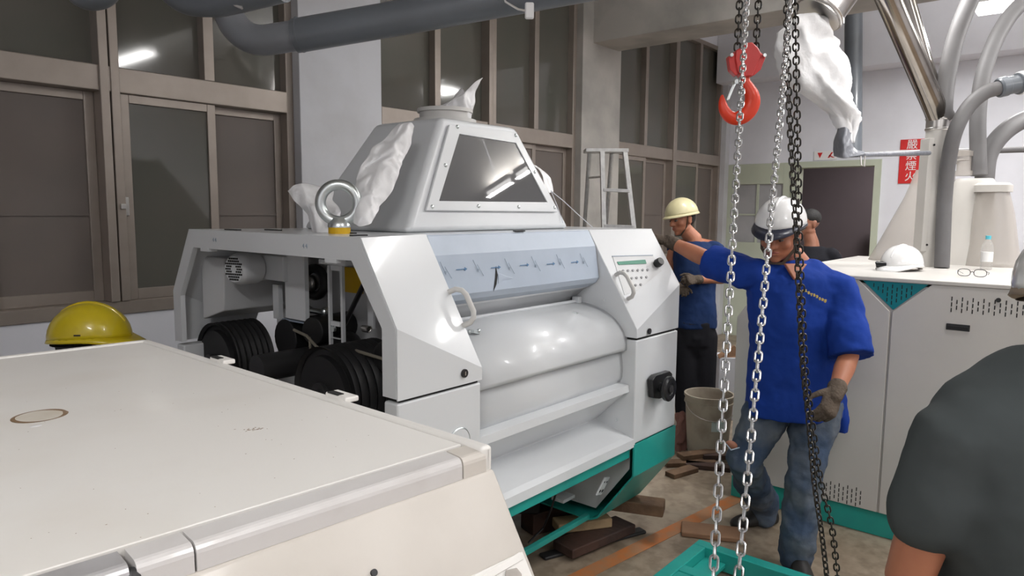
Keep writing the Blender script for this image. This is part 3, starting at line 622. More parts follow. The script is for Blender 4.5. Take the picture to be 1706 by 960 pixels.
cap(u3 + .004, LW, M['stripa'], 'bare dented aluminium piece of the front cap')
part(MB().ell(nz(nf + du*(u3+.002) - dn*.004, ZT-.022), (.010, .010, .014), n=12, m=6), 'torn_edge', M['ironc'], near)
part(MB().loft([[nz(nf + du*u + dn*.0 , ZT-.034) for u in (0, .013)] + [nz(nf + du*u - dn*.03, ZT-.034) for u in (.013, 0)], [nz(nf + du*u + dn*.0, ZT+.001) for u in (0, .013)] + [nz(nf + du*u - dn*.03, ZT+.001) for u in (.013, 0)]]), 'corner_post', M['cream'], near, bevel=.004)
# slanted front and inset panel, body below
f0 = lambda u, o_, z: nz(nf + du*u + dn*o_, z)
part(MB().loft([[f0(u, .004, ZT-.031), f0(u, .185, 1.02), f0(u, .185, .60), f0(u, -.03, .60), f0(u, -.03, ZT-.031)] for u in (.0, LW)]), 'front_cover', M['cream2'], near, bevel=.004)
sdir = (f0(0, .185, 1.02) - f0(0, .004, ZT-.031)).normalized(); sn = V((dn.x*.76, dn.y*.76, .65)).normalized()
SP = f0(.3, .004, ZT-.031); SN = du.cross(sdir).normalized(); SN = SN if SN.z > 0 else -SN
sq = lambda px, py, e=0: on(px, py, SP, SN) + SN*e
ipan = part(MB().prism([sq(868, 919), sq(780, 962), sq(700, 1010), sq(905, 1010)], SN*.0035), 'inset_panel', M['cream'], near, bevel=.002)
part(MB().prism([sq(862, 921, .0035), sq(868, 934, .0035), sq(820, 962, .0035), sq(780, 985, .0035), sq(760, 985, .0035)], SN*.002), 'panel_recess', M['cream'], ipan, bevel=.001)
part(MB().prism([sq(838, 952, .005), sq(856, 948, .005), sq(864, 958, .005), sq(866, 975, .005), sq(835, 975, .005)], SN*.002), 'panel_window', M['haze'], ipan, bevel=.002)
c = sq(622, 955, 0); part(MB().cyl(c, c + SN*.003, .004, n=12), 'rivet', M['ironc'], near)
part(MB().loft([[f0(u, -.03, z) for u in (.012, LW)] + [nz(nb + du*u - dv*.02, z) for u in (LW, .012)] for z in (.0, ZT-.03)]), 'side_body', M['cream'], near)
# coffee-like ring stain, white drop, brown smear on the top plate
c = at(66, 693, Z=ZT+.0004); part(MB().tube([c + V((.034*math.cos(t_), .034*math.sin(t_), 0)) for t_ in [2*math.pi*k/36 for k in range(36)]], [(.0003, .0030 + .0014*math.sin(k*.4)) for k in range(36)], 6, closed=True, ref=UP), 'stain', M['stain'], tp); part(MB().cyl(c - V((0, 0, .0008)), c + V((0, 0, .0001)), .032, n=32), 'worn_spot', mat('worn_spot_enamel', (.66, .62, .55), .5, col2=(.55, .48, .38), cs=25), tp)
c = at(60, 710, Z=ZT); part(MB().ell(c, (.008, .005, .0008), n=12, m=4), 'paint_drop', M['signw'], tp)
sp = MB()
rr = random.Random(2)
for k in range(22):
    c = at(424 + rr.gauss(0, 9), 716 + rr.gauss(0, 2), Z=ZT); sp.ell(c, (rr.uniform(.0008, .003), rr.uniform(.0006, .0015), .0004), n=6, m=2)
for k in range(60):
    c = at(rr.uniform(20, 760), rr.uniform(625, 900), Z=ZT)
    if (c - nf).dot(du) > .05 and c.y > .68: sp.ell(c, (rr.uniform(.0005, .0012), .0007, .0003), n=6, m=2)
s_ = part(sp, 'dirt_specks', M['stain'], tp); s_['kind'] = 'stuff'

# ---------------------------------------------------------------- the far mill on the right (its end faces us)
X2, ZM = 3.84, 1.333
m2 = root('roller_mill', 'aged white roller mill with teal vent triangle, behind the man in grey at right', 'machine', (X2 + .9, .80, 0))
yc2 = .80; hw2 = .78
prof = [(yc2 - hw2, .13), (yc2 - hw2, 1.06), (yc2 - .60, ZM - .035), (yc2 + .60, ZM - .035), (yc2 + hw2, 1.06), (yc2 + hw2, .13)]
part(MB().prism([(X2 + .012, y, z) for y, z in prof], (1.75, 0, 0)), 'body', M['millb'], m2, bevel=.006)
# two doors with a teal triangle between, each a plate
tri = [(.935, ZM - .022), (.645, ZM - .022), (.79, 1.175)]
ld = [(.803, .135), (.803, 1.165), (.953, ZM - .022), (yc2 + .595, ZM - .022), (yc2 + hw2 - .005, 1.06), (yc2 + hw2 - .005, .135)]
rd = [(.793, .135), (.793, 1.165), (.630, ZM - .022), (yc2 - .595, ZM - .022), (yc2 - hw2 + .005, 1.06), (yc2 - hw2 + .005, .135)]
dL = part(MB().prism([(X2, y, z) for y, z in ld], (.011, 0, 0)), 'door', M['millb'], m2, bevel=.003)
dR = part(MB().prism([(X2, y, z) for y, z in rd], (.011, 0, 0)), 'door', M['millb'], m2, bevel=.003)
tv = part(MB().prism([(X2 + .004, y, z) for y, z in tri], (.008, 0, 0)), 'vent_panel', M['teald'], m2)
def slots(y0, z0, nc, rows, parent, dy=.021, h=.019, inside=None, m='dark', x=X2 - .0012):
    mb = MB()
    for i in range(nc):
        y = y0 - i*dy; off = (i % 2) * .014
        for j in range(rows):
            z = z0 - j*.027 - off
            if inside and not inside(y, z): continue
            if i % 2 and j == rows - 1: continue
            mb.box((x, y - .0022, z - h), (x + .003, y + .0022, z))
    s = part(mb, 'vent_slots', M[m], parent, smooth=False); s['kind'] = 'stuff'
slots(.545, 1.262, 15, 3, dR); slots(1.30, 1.26, 12, 3, dL); slots(1.07, .24, 10, 4, dL)
slots(.925, 1.30, 14, 5, tv, inside=lambda y, z: z - .019 > 1.175 + abs(y - .79)*1.03 - .0, x=X2 + .003)
c = V((X2 - .001, .365, 1.262)); part(MB().cyl(c, c + V((-.006, 0, 0)), .010, n=16), 'lock', M['ironc'], dR)
part(MB().box((X2 - .004, .465, 1.105), (X2 + .001, .56, 1.135)), 'recessed_handle', M['ironc'], dR, bevel=.002)
part(MB().box((X2 - .0055, .47, 1.110), (X2 - .003, .555, 1.124)), 'handle_grip', M['blackp'], dR)
part(MB().box((X2 - .004, yc2 - .61, ZM - .022), (X2 + 1.77, yc2 + .61, ZM)), 'top_plate', M['millb'], m2, bevel=.006)
part(MB().box((X2 + .03, yc2 - hw2, 0), (X2 + 1.75, yc2 + hw2, .13)), 'plinth', M['teal'], m2, bevel=.004)
# hopper cone under cloudy plastic, and the moulded inlet next to it
zb = ZM
def rring(c, hx, hy, z, n=24, p=3.2):
    out = []
    for k in range(n):
        t = 2*math.pi*k/n; ct, st = math.cos(t), math.sin(t)
        out.append(V((c[0] + hx*math.copysign(abs(ct)**(2/p), ct), c[1] + hy*math.copysign(abs(st)**(2/p), st), z)))
    return out
def ringp(pl, pr_, z, d, ratio=1.0):
    A, B = at(pl, 400, d=d), at(pr_, 400, d=d); c = (A + B)/2; w_ = (B - A).length/2/1.12
    return rring((c.x, c.y), w_, w_*ratio, z)
part(MB().loft([ringp(1452, 1600, zb, 4.75), ringp(1470, 1592, zb+.14, 4.75), ringp(1504, 1584, zb+.42, 4.75), ringp(1520, 1580, zb+.60, 4.75)]), 'cloudy_hopper', M['haze'], m2, smooth=True)
ml = part(MB().loft([ringp(1558, 1660, zb, 4.45), ringp(1564, 1656, zb+.10, 4.45), ringp(1580, 1650, zb+.32, 4.45), ringp(1583, 1650, zb+.50, 4.45), ringp(1588, 1645, zb+.53, 4.45)]), 'inlet_hood', M['millb'], m2)
part(MB().loft([ringp(1612, 1702, zb, 4.3), ringp(1618, 1694, zb+.13, 4.3), ringp(1620, 1684, zb+.32, 4.3), ringp(1622, 1672, zb+.46, 4.3)]), 'clear_hood', M['haze'], m2)
part(MB().loft([ringp(1618, 1678, zb+.445, 4.3), ringp(1618, 1678, zb+.485, 4.3), ringp(1624, 1672, zb+.50, 4.3)]), 'hood_rim', M['millb'], m2)
part(MB().lathe([(.06, 0), (.06, .03), (.045, .03), (.045, .12), (.055, .12), (.055, .15)], at(1606, 293, d=4.45), UP, 20).torus(at(1606, 270, d=4.45), (.2, 0, 1), .05, .006).torus(at(1606, 255, d=4.45), (.2, 0, 1), .052, .005), 'clamp_neck', M['haze'], m2)
# things on it
wb = at(1643, 432, Z=ZM); wb.z = ZM
wb = V((4.12, .545, ZM)); wb = at(1643, 440, d=4.02); wb.z = ZM
bo = root('water_bottle', 'small clear water bottle with cyan cap on the right mill', 'bottle', wb)
part(MB().lathe([(.026, 0), (.03, .006), (.03, .12), (.026, .145), (.013, .165), (.012, .175)], wb, UP, 20), 'bottle_body', M['clear'], bo)
part(MB().lathe([(.0305, .045), (.0305, .10)], wb, UP, 20), 'label', M['signw'], bo); part(MB().cyl(wb + UP*.172, wb + UP*.192, .014, n=14), 'cap', M['cyan'], bo)
def hat(name_or_parent, c, fwd, upv, m, brim, size=1.0, label=None, style='visor', navy=None, dirn=None):
    """hard hat shell with rim and visor"""
    upv = V(upv).normalized(); fwd = (V(fwd) - upv*V(fwd).dot(upv)).normalized(); sd = upv.cross(fwd)
    ax = (fwd, sd, upv)
    if isinstance(name_or_parent, str):
        r = root(name_or_parent, label, 'helmet', V(c))
    else: r = name_or_parent
    def P(x, y, z): return V(c) + (fwd*x + sd*y + upv*z)*size
    sh = MB(); rings = []
    for t in (0, .12, .3, .5, .7, .9, 1.1, 1.28, 1.42, 1.52, 1.568):
        cr, sr = math.cos(t), math.sin(t)
        rings.append([P(.135*cr*math.cos(q_) , .108*cr*math.sin(q_), .125*sr + (.012*cr*abs(math.sin(q_)) if style == 'visor' else 0)) for q_ in [2*math.pi*k/32 for k in range(32)]])
    sh.loft(rings, caps=False)
    o = part(sh, 'helmet_shell', m, r, wall=.003)
    ridge = MB().tube([P(.131*math.cos(t), 0, .127*math.sin(t)) for t in [i*math.pi/14 for i in range(2, 13)]], .007*size, 8)
    if style != 'round': part(ridge, 'ridge', m, r)
    # brim
    bm_ = MB(); r0 = []; r1 = []
    for k in range(40):
        q_ = 2*math.pi*k/40; f = max(0, math.cos(q_))**2
        ext = (.008 + .052*f) if style == 'visor' else (.014 + .02*f)
        z = -.010 - (.022*f if style == 'visor' else .004) + (.012*abs(math.sin(q_)) if style == 'visor' else 0)
        r0.append(P(.134*math.cos(q_), .107*math.sin(q_), .004 + (.012*abs(math.sin(q_)) if style == 'visor' else 0))); r1.append(P((.132 + ext)*math.cos(q_), (.106 + ext*.6)*math.sin(q_), z))
    bm_.add(r0 + r1, [(k, (k+1) % 40, 40 + (k+1) % 40, 40 + k) for k in range(40)])
    part(bm_, 'brim', brim, r, wall=.004)
    part(MB().tube([P(.118*math.cos(2*math.pi*k/24), .094*math.sin(2*math.pi*k/24), -.012) for k in range(24)], [(.0015, .012)]*24, 6, closed=True, ref=upv), 'headband', M['brownp'] if m is not M['yellow'] else M['ironc'], r)
    return r, P
hc = at(1503, 432, d=3.92); hc.z = ZM + .022
hr, HPt = hat('hard_hat', hc, -CR*.8 - CF*.5, UP, M['whitep'], M['whitep'], .93, 'white hard hat with black headlamp resting on the right mill')
part(MB().ell(HPt(.118, -.05, .012), (.022, .022, .018)).cyl(HPt(.135, -.075, .01), HPt(.12, -.02, .012), .016, n=12).ell(HPt(.11, -.085, .018), (.012, .012, .010)), 'headlamp', M['blackp'], hr)
part(MB().tube([HPt(.10, -.085, .015), HPt(.03, -.118, .018), HPt(-.04, -.118, .012), HPt(-.09, -.09, .010)], .003, 6), 'strap', M['blackp'], hr)
part(MB().obox(HPt(-.05, -.12, -.012), (.035, .008, .006), (CR, CF, UP)), 'buckle', M['blackp'], hr, bevel=.002)
gc = at(1619, 462, Z=ZM + .002)
gl = root('spectacles', 'black rimmed spectacles lying on the edge of the right mill top', 'glasses', gc)
for s in (-1, 1):
    c = gc + V((0.0, -s*.034, .022)) + V((.0, 0, 0)); 
    pts = [c + V((0, .027*math.copysign(abs(math.cos(t))**.8, math.cos(t)), .018*math.copysign(abs(math.sin(t))**.8, math.sin(t)))) for t in [2*math.pi*k/20 for k in range(20)]]
    part(MB().tube(pts, .0018, 6, closed=True, ref=V((1, 0, 0))), 'rim', M['blackp'], gl)
    part(MB().prism(pts, (.001, 0, 0)), 'lens', M['lens'], gl)
    part(MB().tube([c + V((0, -s*.027, .008)), c + V((.06, -s*.03, .0)), c + V((.12, -s*.02, -.014))], .0018, 6), 'temple', M['blackp'], gl)
part(MB().tube([gc + V((0, .008, .024)), gc + V((0, 0, .028)), gc + V((0, -.008, .024))], .002, 6), 'bridge', M['blackp'], gl)

# ---------------------------------------------------------------- pipes at the right
def spline(P, n=8):
    P = [V(p) for p in P]; out = []
    for i in range(len(P)-1):
        a, b, c, d = P[max(0, i-1)], P[i], P[i+1], P[min(len(P)-1, i+2)]
        for k in range(n):
            t = k/n; out.append(.5*((2*b) + (c-a)*t + (2*a-5*b+4*c-d)*t*t + (3*b-a-3*c+d)*t**3))
    return out + [P[-1]]
def pxs(L, d): return [at(x, y, d=(d if not hasattr(d, '__len__') else d[0] + (d[1]-d[0])*i/(len(L)-1))) for i, (x, y) in enumerate(L)]
col_t, col_b = at(1563, 218, d=4.15), at(1544, 436, d=4.15)
cb = V((col_t.x, col_t.y, ZM)); 
ac = root('aspiration_column', 'cream vertical feed tube with steel collar standing on the right mill', 'pipe', cb)
part(MB().lathe([(.064, 0), (.064, col_t.z - ZM)], cb, UP, 24), 'tube', M['millb'], ac)
part(MB().obox(cb + UP*.42 - CR*.045, (.03, .045, .33), (CR, CF, UP)), 'cover_strip', M['millb'], ac, bevel=.004)
for z in (.26, .60): part(MB().obox(cb + UP*z + CR*.05 - CF*.045, (.010, .006, .045), (CR, CF, UP)), 'clip', M['blackp'], ac)
for z in (.13, .71): part(MB().cyl(cb + UP*z - CR*.045 - CF*.044, cb + UP*z - CR*.045 - CF*.05, .006, n=8), 'screw', M['blackp'], ac)
part(MB().lathe([(.066, 0), (.07, .004), (.07, .012), (.066, .016), (.066, .06), (.07, .064), (.07, .072), (.066, .076)], col_t, UP, 28), 'collar', M['steel'], ac)
def pipe(pts, r, m, label, name='pipe', cat='pipe', n=16, extra=None, group=None):
    o = MB().tube(pts, r, n).build(name, m); tag(o, label, cat, group); return o
T0 = col_t + UP*.075
pipe([T0 + CR*.0, at(1395, -200, d=3.45)], .062, M['poly'], 'polished steel spout pipe slanting up left from the collar, left of the pair')
pipe([T0 + CR*.03 + CF*.06, at(1445, -200, d=3.92)], .06, M['poly'], 'polished steel spout pipe slanting up left from the collar, right of the pair')
pipe(spline([T0 + CR*.03 - CF*.02, at(1572, 180, d=4.1), at(1577, 130, d=4.1), at(1590, 70, d=4.1), at(1608, 20, d=4.1), at(1632, -30, d=4.1), at(1665, -90, d=4.1), at(1695, -170, d=4.1)]), .048, M['pvcl'], 'grey hose bending up from the collar beside the polished spouts')
pipe(spline([at(1631, 292, d=4.4), at(1629, 200, d=4.4), at(1637, 130, d=4.4), at(1655, 75, d=4.4), at(1680, 30, d=4.4), at(1712, -5, d=4.4), at(1760, -60, d=4.4), at(1800, -130, d=4.4)]), .046, M['pvcl'], 'grey hose rising from the clear hood and curving right under the lamp')
p = root('pipe', 'grey hose arching right into a thick ribbed fitting', 'pipe', at(1574, 420, d=4.05))
part(MB().tube(spline([at(1569, 446, d=4.1), at(1571, 400, d=4.1), at(1574, 330, d=4.1), at(1580, 270, d=4.05), at(1591, 220, d=4.0), at(1612, 180, d=4.0), at(1640, 155, d=4.0), at(1668, 146, d=4.0)]), .040, 16), 'hose', M['pvcl'], p)
q0, q1 = at(1662, 147, d=4.0), at(1730, 132, d=4.0); dq = (q1-q0).normalized()
part(MB().lathe([(.047, 0), (.055, .01), (.055, .05), (.050, .055), (.050, .11), (.06, .115), (.06, .16), (.055, .165), (.055, .26)], q0, dq, 24), 'fitting', M['pvc'], p)
part(MB().lathe([(.057, .12), (.065, .125), (.065, .15), (.057, .155)], q0, dq, 24), 'clamp_ring', M['signw'], p)
pipe(spline([at(1640, 300, d=4.5), at(1645, 262, d=4.5), at(1662, 232, d=4.5), at(1690, 208, d=4.5), at(1725, 195, d=4.5), at(1800, 185, d=4.5), at(1900, 180, d=4.5)]), .055, M['pvcl'], 'short grey hose curving right above the clear hood')
pipe([at(1425, 257, d=5.6), at(1550, 254, d=5.6), at(1900, 243, d=5.6)], .024, M['pvcl'], 'thin horizontal grey conduit running across behind the feed tube')
pipe([at(1421, 260, d=7.2), at(1422, 40, d=7.2), at(1422, -40, d=7.2)], .085, M['pvc'], 'vertical dark grey pipe behind the white plastic bag')
# stainless spout with hanging bag
sp0, sp1 = at(1366, 22, d=3.8), at(1425, -60, d=3.8)
st = root('steel_spout', 'short stainless spout with clamp ring at the top of the picture', 'spout', sp0)
ds = (sp1 - sp0).normalized()
part(MB().tube([sp0 - ds*.02, sp1 + ds*.3], .122, 28), 'tube', M['steel'], st)
part(MB().torus(sp0, ds, .125, .010, 32, 8), 'clamp_ring', M['steel'], st)
cc = sp0 + CR*.10*ds.z - CF*.03; part(MB().obox(cc + CR*.0, (.02, .02, .012), (CR, CF, UP)).obox(cc + CR*.03 - UP*.03, (.006, .008, .03), (CR, CF, UP)), 'clamp_latch', M['steel'], st)
bp = [(1352, 34, 38), (1340, 60, 46), (1347, 95, 57), (1362, 130, 60), (1380, 160, 48), (1400, 190, 32), (1412, 214, 20), (1419, 236, 10)]
rings = []
for i, (x, y, r) in enumerate(bp):
    if i < len(bp)-1: seg = [(x + (bp[i+1][0]-x)*t, y + (bp[i+1][1]-y)*t, r + (bp[i+1][2]-r)*t) for t in (0, .17, .33, .5, .67, .83)]
    else: seg = [(x, y, r)]
    for (xx, yy, rr_) in seg:
        c = at(xx, yy, d=3.82); rm = rr_*3.82/F
        ring = []
        for k in range(80):
            t = 2*math.pi*k/80; p_ = c + CR*rm*math.cos(t) + CF*rm*.7*math.sin(t) 
            rg = abs(noise.noise(V((p_.x*6 + p_.z*4, p_.y*6, p_.z*3)))) + .3*abs(noise.noise(V((p_.x*15 - p_.z*9, p_.y*15, p_.z*8))))
            nn = noise.noise_vector(p_*4) * .06 - (p_ - c).normalized() * rg * .085
            ring.append(p_ + nn*min(1, rm/.08))
        rings.append(ring)
bag = MB().loft(rings, caps=False).build('plastic_bag', M['plastic'], wall=.001, angle=70); tag(bag, 'white crumpled plastic bag hanging from the stainless spout', 'bag')
crumple([[W(1396, 214, 3.8), W(1410, 212, 3.73), W(1421, 222, 3.8)], [W(1392, 232, 3.8), W(1408, 236, 3.70), W(1424, 240, 3.8)], [W(1390, 258, 3.8), W(1410, 262, 3.73), W(1430, 250, 3.8)], [W(1398, 261, 3.8), W(1420, 262, 3.75), W(1446, 257, 3.8)]], 9.1, 'grey_tape', M['gtape'], None, 'grey tape bundle closing the lower tip of the plastic bag', 'tape', amp=.008)
pipe([at(1428, 258, d=3.8), at(1500, 256, d=3.95), at(1548, 255, d=4.10)], .013, M['gtape'], 'grey taped rod between the tape bundle and the feed tube', 'taped_rod', 'rod', 10)
tag(MB().tube([at(1434, 260, d=3.8), at(1435, 275, d=3.8), at(1440, 278, d=3.8), at(1441, 260, d=3.8)], .004, 6).build('wire_hook', M['steel']), 'small wire loop hanging from the grey taped rod', 'wire')
# ---------------------------------------------------------------- pipes at the upper left
p = root('pipe', 'long dark grey pipe with an elbow crossing above the new mill', 'pipe', at(430, 60, d=2.7))
el = spline([at(372, -60, d=2.72), at(376, 0, d=2.72), at(388, 38, d=2.71), at(410, 60, d=2.7), at(436, 67, d=2.69), at(470, 63, d=2.67), at(500, 58, d=2.66)], 6)
part(MB().tube(el, .056, 24), 'elbow', M['pvcl'] if False else mat('mid_grey_pvc', (.20, .21, .23), .38, coat=.15), p)
part(MB().tube([at(492, 60, d=2.66), at(700, 24, d=2.62), at(1430, -112, d=2.36)], .062, 24), 'straight_length', M['pvc'], p)
part(MB().torus(at(500, 58, d=2.66), at(700, 24, d=2.62) - at(500, 58, d=2.66), .062, .004, 24, 6), 'joint_ring', M['pvc'], p)
p = root('pipe', 'dark grey elbow with a clip at the top edge, left of the long pipe', 'pipe', at(330, -10, d=2.3))
part(MB().tube(spline([at(262, -70, d=2.3), at(282, -28, d=2.3), at(310, -4, d=2.28), at(350, 0, d=2.25), at(380, -4, d=2.22), at(470, -26, d=2.15)], 6), .052, 24), 'elbow', M['pvc'], p)
part(MB().tube([at(372, -26, d=2.2), at(378, 2, d=2.18), at(404, 13, d=2.18)], .006, 8), 'clip', M['steel'], p)
pipe(spline([at(120, -60, d=2.3), at(132, -20, d=2.3), at(152, -9, d=2.3), at(174, -20, d=2.3), at(190, -60, d=2.3)]), .050, M['pvc'], 'dark grey pipe bend just showing at the top left edge')
c = at(882, 18, d=2.5)
cl = root('pipe_clip', 'small white plastic clip on a wire under the long grey pipe', 'clip', c)
part(MB().obox(c, (.016, .010, .028), (CR, CF, UP)), 'body', M['signw'], cl, bevel=.006)
part(MB().tube([c + CR*-.012, c - CR*.04 + UP*.005, c - CR*.085 + UP*.03, c - CR*.095 + UP*.07], .004, 8), 'wire', M['steel'], cl)

# ---------------------------------------------------------------- chains
def link_mesh(name, pitch, wire, width, m):
    hl = pitch/2 + wire/2; hwid = width/2 - wire/2; r = hwid; st_ = hl - r
    pts = [V((r*math.cos(t), 0, st_ + r*math.sin(t))) for t in [math.pi*k/7 for k in range(8)]] + [V((r*math.cos(t), 0, -st_ + r*math.sin(t))) for t in [math.pi + math.pi*k/7 for k in range(8)]]
    o = MB().tube(pts, wire/2, 7, closed=True, ref=V((0, 1, 0))).build(name, m, org=(0, 0, 0)); me = o.data; bpy.data.objects.remove(o); return me
LK_S = link_mesh('chain_link', .0243, .0056, .0205, M['chain']); LK_B = link_mesh('chain_link', .0243, .0066, .026, M['chainb'])
def chain(path, me, label, group=None, pitch=.0243, tw0=.2, tw1=0., name='chain'):
    path = spline(path, 10) if len(path) > 2 else [V(p) for p in path]
    L = [0]
    for i in range(1, len(path)): L.append(L[-1] + (path[i]-path[i-1]).length)
    r = root(name, label, 'chain', path[-1], group); k = 0; n = int(L[-1]/pitch); j = 0
    for k in range(n):
        s = (k + .5)*pitch
        while L[j+1] < s: j += 1
        t = (s - L[j])/(L[j+1]-L[j]); p = path[j].lerp(path[j+1], t); d = (path[j+1]-path[j]).normalized()
        x = (CR - d*CR.dot(d)).normalized(); y = d.cross(x)
        a = tw0 + (tw1-tw0)*k/n + (math.pi/2 if k % 2 else 0)
        x2 = x*math.cos(a) + y*math.sin(a); y2 = d.cross(x2)
        o = bpy.data.objects.new('link', me); COL.objects.link(o); o.parent = r
        o.matrix_local = Matrix.Translation(p - path[-1]) @ Matrix((x2, y2, d)).transposed().to_4x4()
    return r
chain([at(1257, -230, d=2.62), at(1187, 985, d=1.40)], LK_S, 'left strand of bright silver hand chain, passing over the red hook', tw0=.75, tw1=.12)
chain([at(1338, -230, d=2.62), at(1228, 985, d=1.40)], LK_S, 'right strand of bright silver hand chain, in front of the white helmet', tw0=.7, tw1=.35)
chain([at(1244, -230, d=2.46), at(1228, 88, d=2.46)], LK_B, 'short black load chain entering the red hook block on its left', tw0=.3, tw1=.3)
chain([at(1276, -230, d=2.46), at(1259, 92, d=2.46)], LK_B, 'short black load chain entering the red hook block on its right', tw0=.3, tw1=.3)
chain([at(1306, -230, d=2.46), at(1310, -40, d=2.50), at(1313, 130, d=2.5), at(1321, 300, d=2.54), at(1327, 400, d=2.57), at(1332, 520, d=2.62), at(1338, 620, d=2.70), at(1346, 690, d=2.76), at(1356, 800, d=2.78), at(1369, 890, d=2.8), at(1381, 990, d=2.8)], LK_B, 'left strand of long black chain gripped by the man in blue', tw0=.5, tw1=1.2)
chain([at(1321, -230, d=2.50), at(1324, -40, d=2.55), at(1327, 130, d=2.54), at(1330, 300, d=2.57), at(1332, 400, d=2.60), at(1337, 520, d=2.65), at(1342, 620, d=2.73), at(1351, 690, d=2.79), at(1367, 800, d=2.81), at(1386, 880, d=2.82), at(1398, 990, d=2.84)], LK_B, 'right strand of long black chain gripped by the man in blue', tw0=.3, tw1=.4)
# hoist hook
hc = at(1242, 97, d=2.46); k_ = 2.46/F/4
hk = root('hoist_hook', 'red hoist hook block with orange hook and spring latch, hanging on black chains', 'hook', at(1238, 200, d=2.46))
hp = lambda x, y, o_=0: hc + CR*((x-290)*k_) - UP*((y-388)*k_) + CF*o_
body = [(318, 292), (360, 330), (384, 372), (362, 430), (330, 512), (262, 516), (228, 480), (208, 400), (212, 345), (262, 318), (285, 296)]
part(MB().prism([hp(x, y, -.024) for x, y in body], CF*.048), 'block', M['red'], hk, bevel=.005)
part(MB().prism([hp(x, y, -.016) for x, y in ((166, 384), (208, 352), (240, 500), (222, 508), (182, 470))], CF*.032), 'cheek_plate', M['red'], hk, bevel=.004)
part(MB().prism([hp(x, y, -.016) for x, y in ((416, 382), (376, 350), (330, 512), (350, 500), (388, 465))], CF*.032), 'cheek_plate', M['red'], hk, bevel=.004)
for x, y in ((183, 378), (400, 378)): part(MB().cyl(hp(x, y, -.028), hp(x, y, .028), .006, n=12), 'bolt', M['zinc'], hk)
cl_ = [((292, 505), 26), ((300, 545), 30), ((322, 585), 38), ((344, 630), 46), ((348, 680), 50), ((328, 730), 50), ((288, 768), 48), ((240, 782), 42), ((196, 768), 38), ((164, 730), 34), ((149, 685), 26), ((145, 650), 16), ((146, 628), 6)]
cs_ = spline([V((p[0], p[1], r)) for p, r in cl_], 6)
part(MB().tube([hp(p.x, p.y) for p in cs_], [(min(max(p.z, 3)*k_*.75, .018), max(p.z, 3)*k_*1.06) for p in cs_], 18, ref=CF), 'hook', M['hook'], hk)
part(MB().tube([hp(232, 540, -.01), hp(205, 600, -.01), hp(183, 660, -.008)], .0032, 8).tube([hp(232, 540, .01), hp(205, 600, .01), hp(183, 660, .008)], .0032, 8).cyl(hp(230, 545, -.016), hp(230, 545, .016), .008, n=12), 'safety_latch', M['zinc'], hk)

# ---------------------------------------------------------------- step ladder
ld_ = root('step_ladder', 'aluminium step ladder behind the mill at the second column', 'ladder', (4.65, 2.95, 0))
dl = 5.3
tl, tr = at(1003, 252, d=dl), at(1041, 254, d=dl)
fl_, fr_ = at(1006, 385, d=dl), at(1056, 385, d=dl)
def ext(a, b, z=0):
    t = (a.z - z)/(a.z - b.z); return a + (b - a)*t
FL, FR = ext(tl, fl_), ext(tr, fr_)
FL += -CF*.0; 
for a, b in ((tl, FL), (tr, FR)): part(MB().loft([[p_ + CR*x_ + CF*y_ for x_, y_ in ((-.016, -.03), (.016, -.03), (.016, .03), (-.016, .03))] for p_ in (a, b)]), 'rail', M['alu'], ld_, smooth=False)
for i in range(1, 8):
    z = tl.z - .06 - .268*i + .04
    if z < .1: break
    ta = (tl.z - z)/(tl.z - FL.z); A, B = tl.lerp(FL, ta), tr.lerp(FR, ta)
    part(MB().obox((A + B)/2, ((B-A).length/2, .035, .012), ((B-A).normalized(), CF, UP)), 'step', M['alu'], ld_, bevel=.002)
part(MB().obox((tl + tr)/2 + UP*.01 + CF*.06 - CR*.05, (.16, .09, .014), (CR, CF, UP)), 'top_cap', M['alu'], ld_, bevel=.004)
for a, sx in ((tl, -1), (tr, 0)):
    A = a + CF*.13 - CR*.08; B = V((A.x, A.y, 0)) + CF*.55 - CR*.04 
    part(MB().tube([A, B], .016, 8), 'rear_leg', M['alu'], ld_)
A = tl + CF*.13 - CR*.08; 
for z in (1.9, 1.45): part(MB().cyl(tl + (FL-tl)*((tl.z-z)/tl.z), A + (V((A.x, A.y, 0)) + CF*.55 - A)*((A.z-z)/A.z), .008, n=8), 'spreader', M['alu'], ld_)

# ---------------------------------------------------------------- floor clutter
def lump(a, b, half_w, z0, z1, m, name, label, cat, bev=.008):
    a = V((a[0], a[1], z0)); b = V((b[0], b[1], z0)); d = (b-a).normalized(); s = V((-d.y, d.x, 0))*half_w
    o = MB().loft([[a - s, a + s, b + s, b - s], [x + UP*(z1-z0) for x in (a - s, a + s, b + s, b - s)]]).build(name, m, bevel=bev); tag(o, label, cat); return o
lump((2.86, 2.35), (3.15, 1.63), .055, .115, .178, M['wood'], 'timber_beam', 'long brown timber beam sticking out under the right foot of the new mill', 'timber')
lump((2.62, 1.88), (3.06, 1.80), .07, .018, .066, M['woodd'], 'timber_block', 'dark red stained timber at the bottom of the prop under the new mill', 'timber')
lump((2.72, 2.0), (2.96, 1.84), .05, .066, .115, M['woodl'], 'timber_block', 'pale timber block in the middle of the prop under the new mill', 'timber')
lump((2.72, 2.18), (2.98, 2.10), .06, .0, .115, M['woodd'], 'timber_block', 'dark timber block behind the pale one under the new mill', 'timber')
lump((2.55, 1.95), (3.12, 1.73), .03, .0, .018, M['ironc'], 'steel_plate', 'dark steel bar on the floor beneath the timber prop', 'bar')
lump((2.60, 2.35), (2.78, 2.15), .07, .115, .18, M['black'], 'timber_block', 'black block on top of the prop against the discharge hopper', 'timber')
lump((1.5, 2.3), (1.56, 1.65), .06, .0, .178, M['wood'], 'timber_beam', 'brown timber prop under the left foot of the new mill', 'timber')
cb0, cb1 = at(1135, 885, Z=0), at(1240, 897, Z=0)
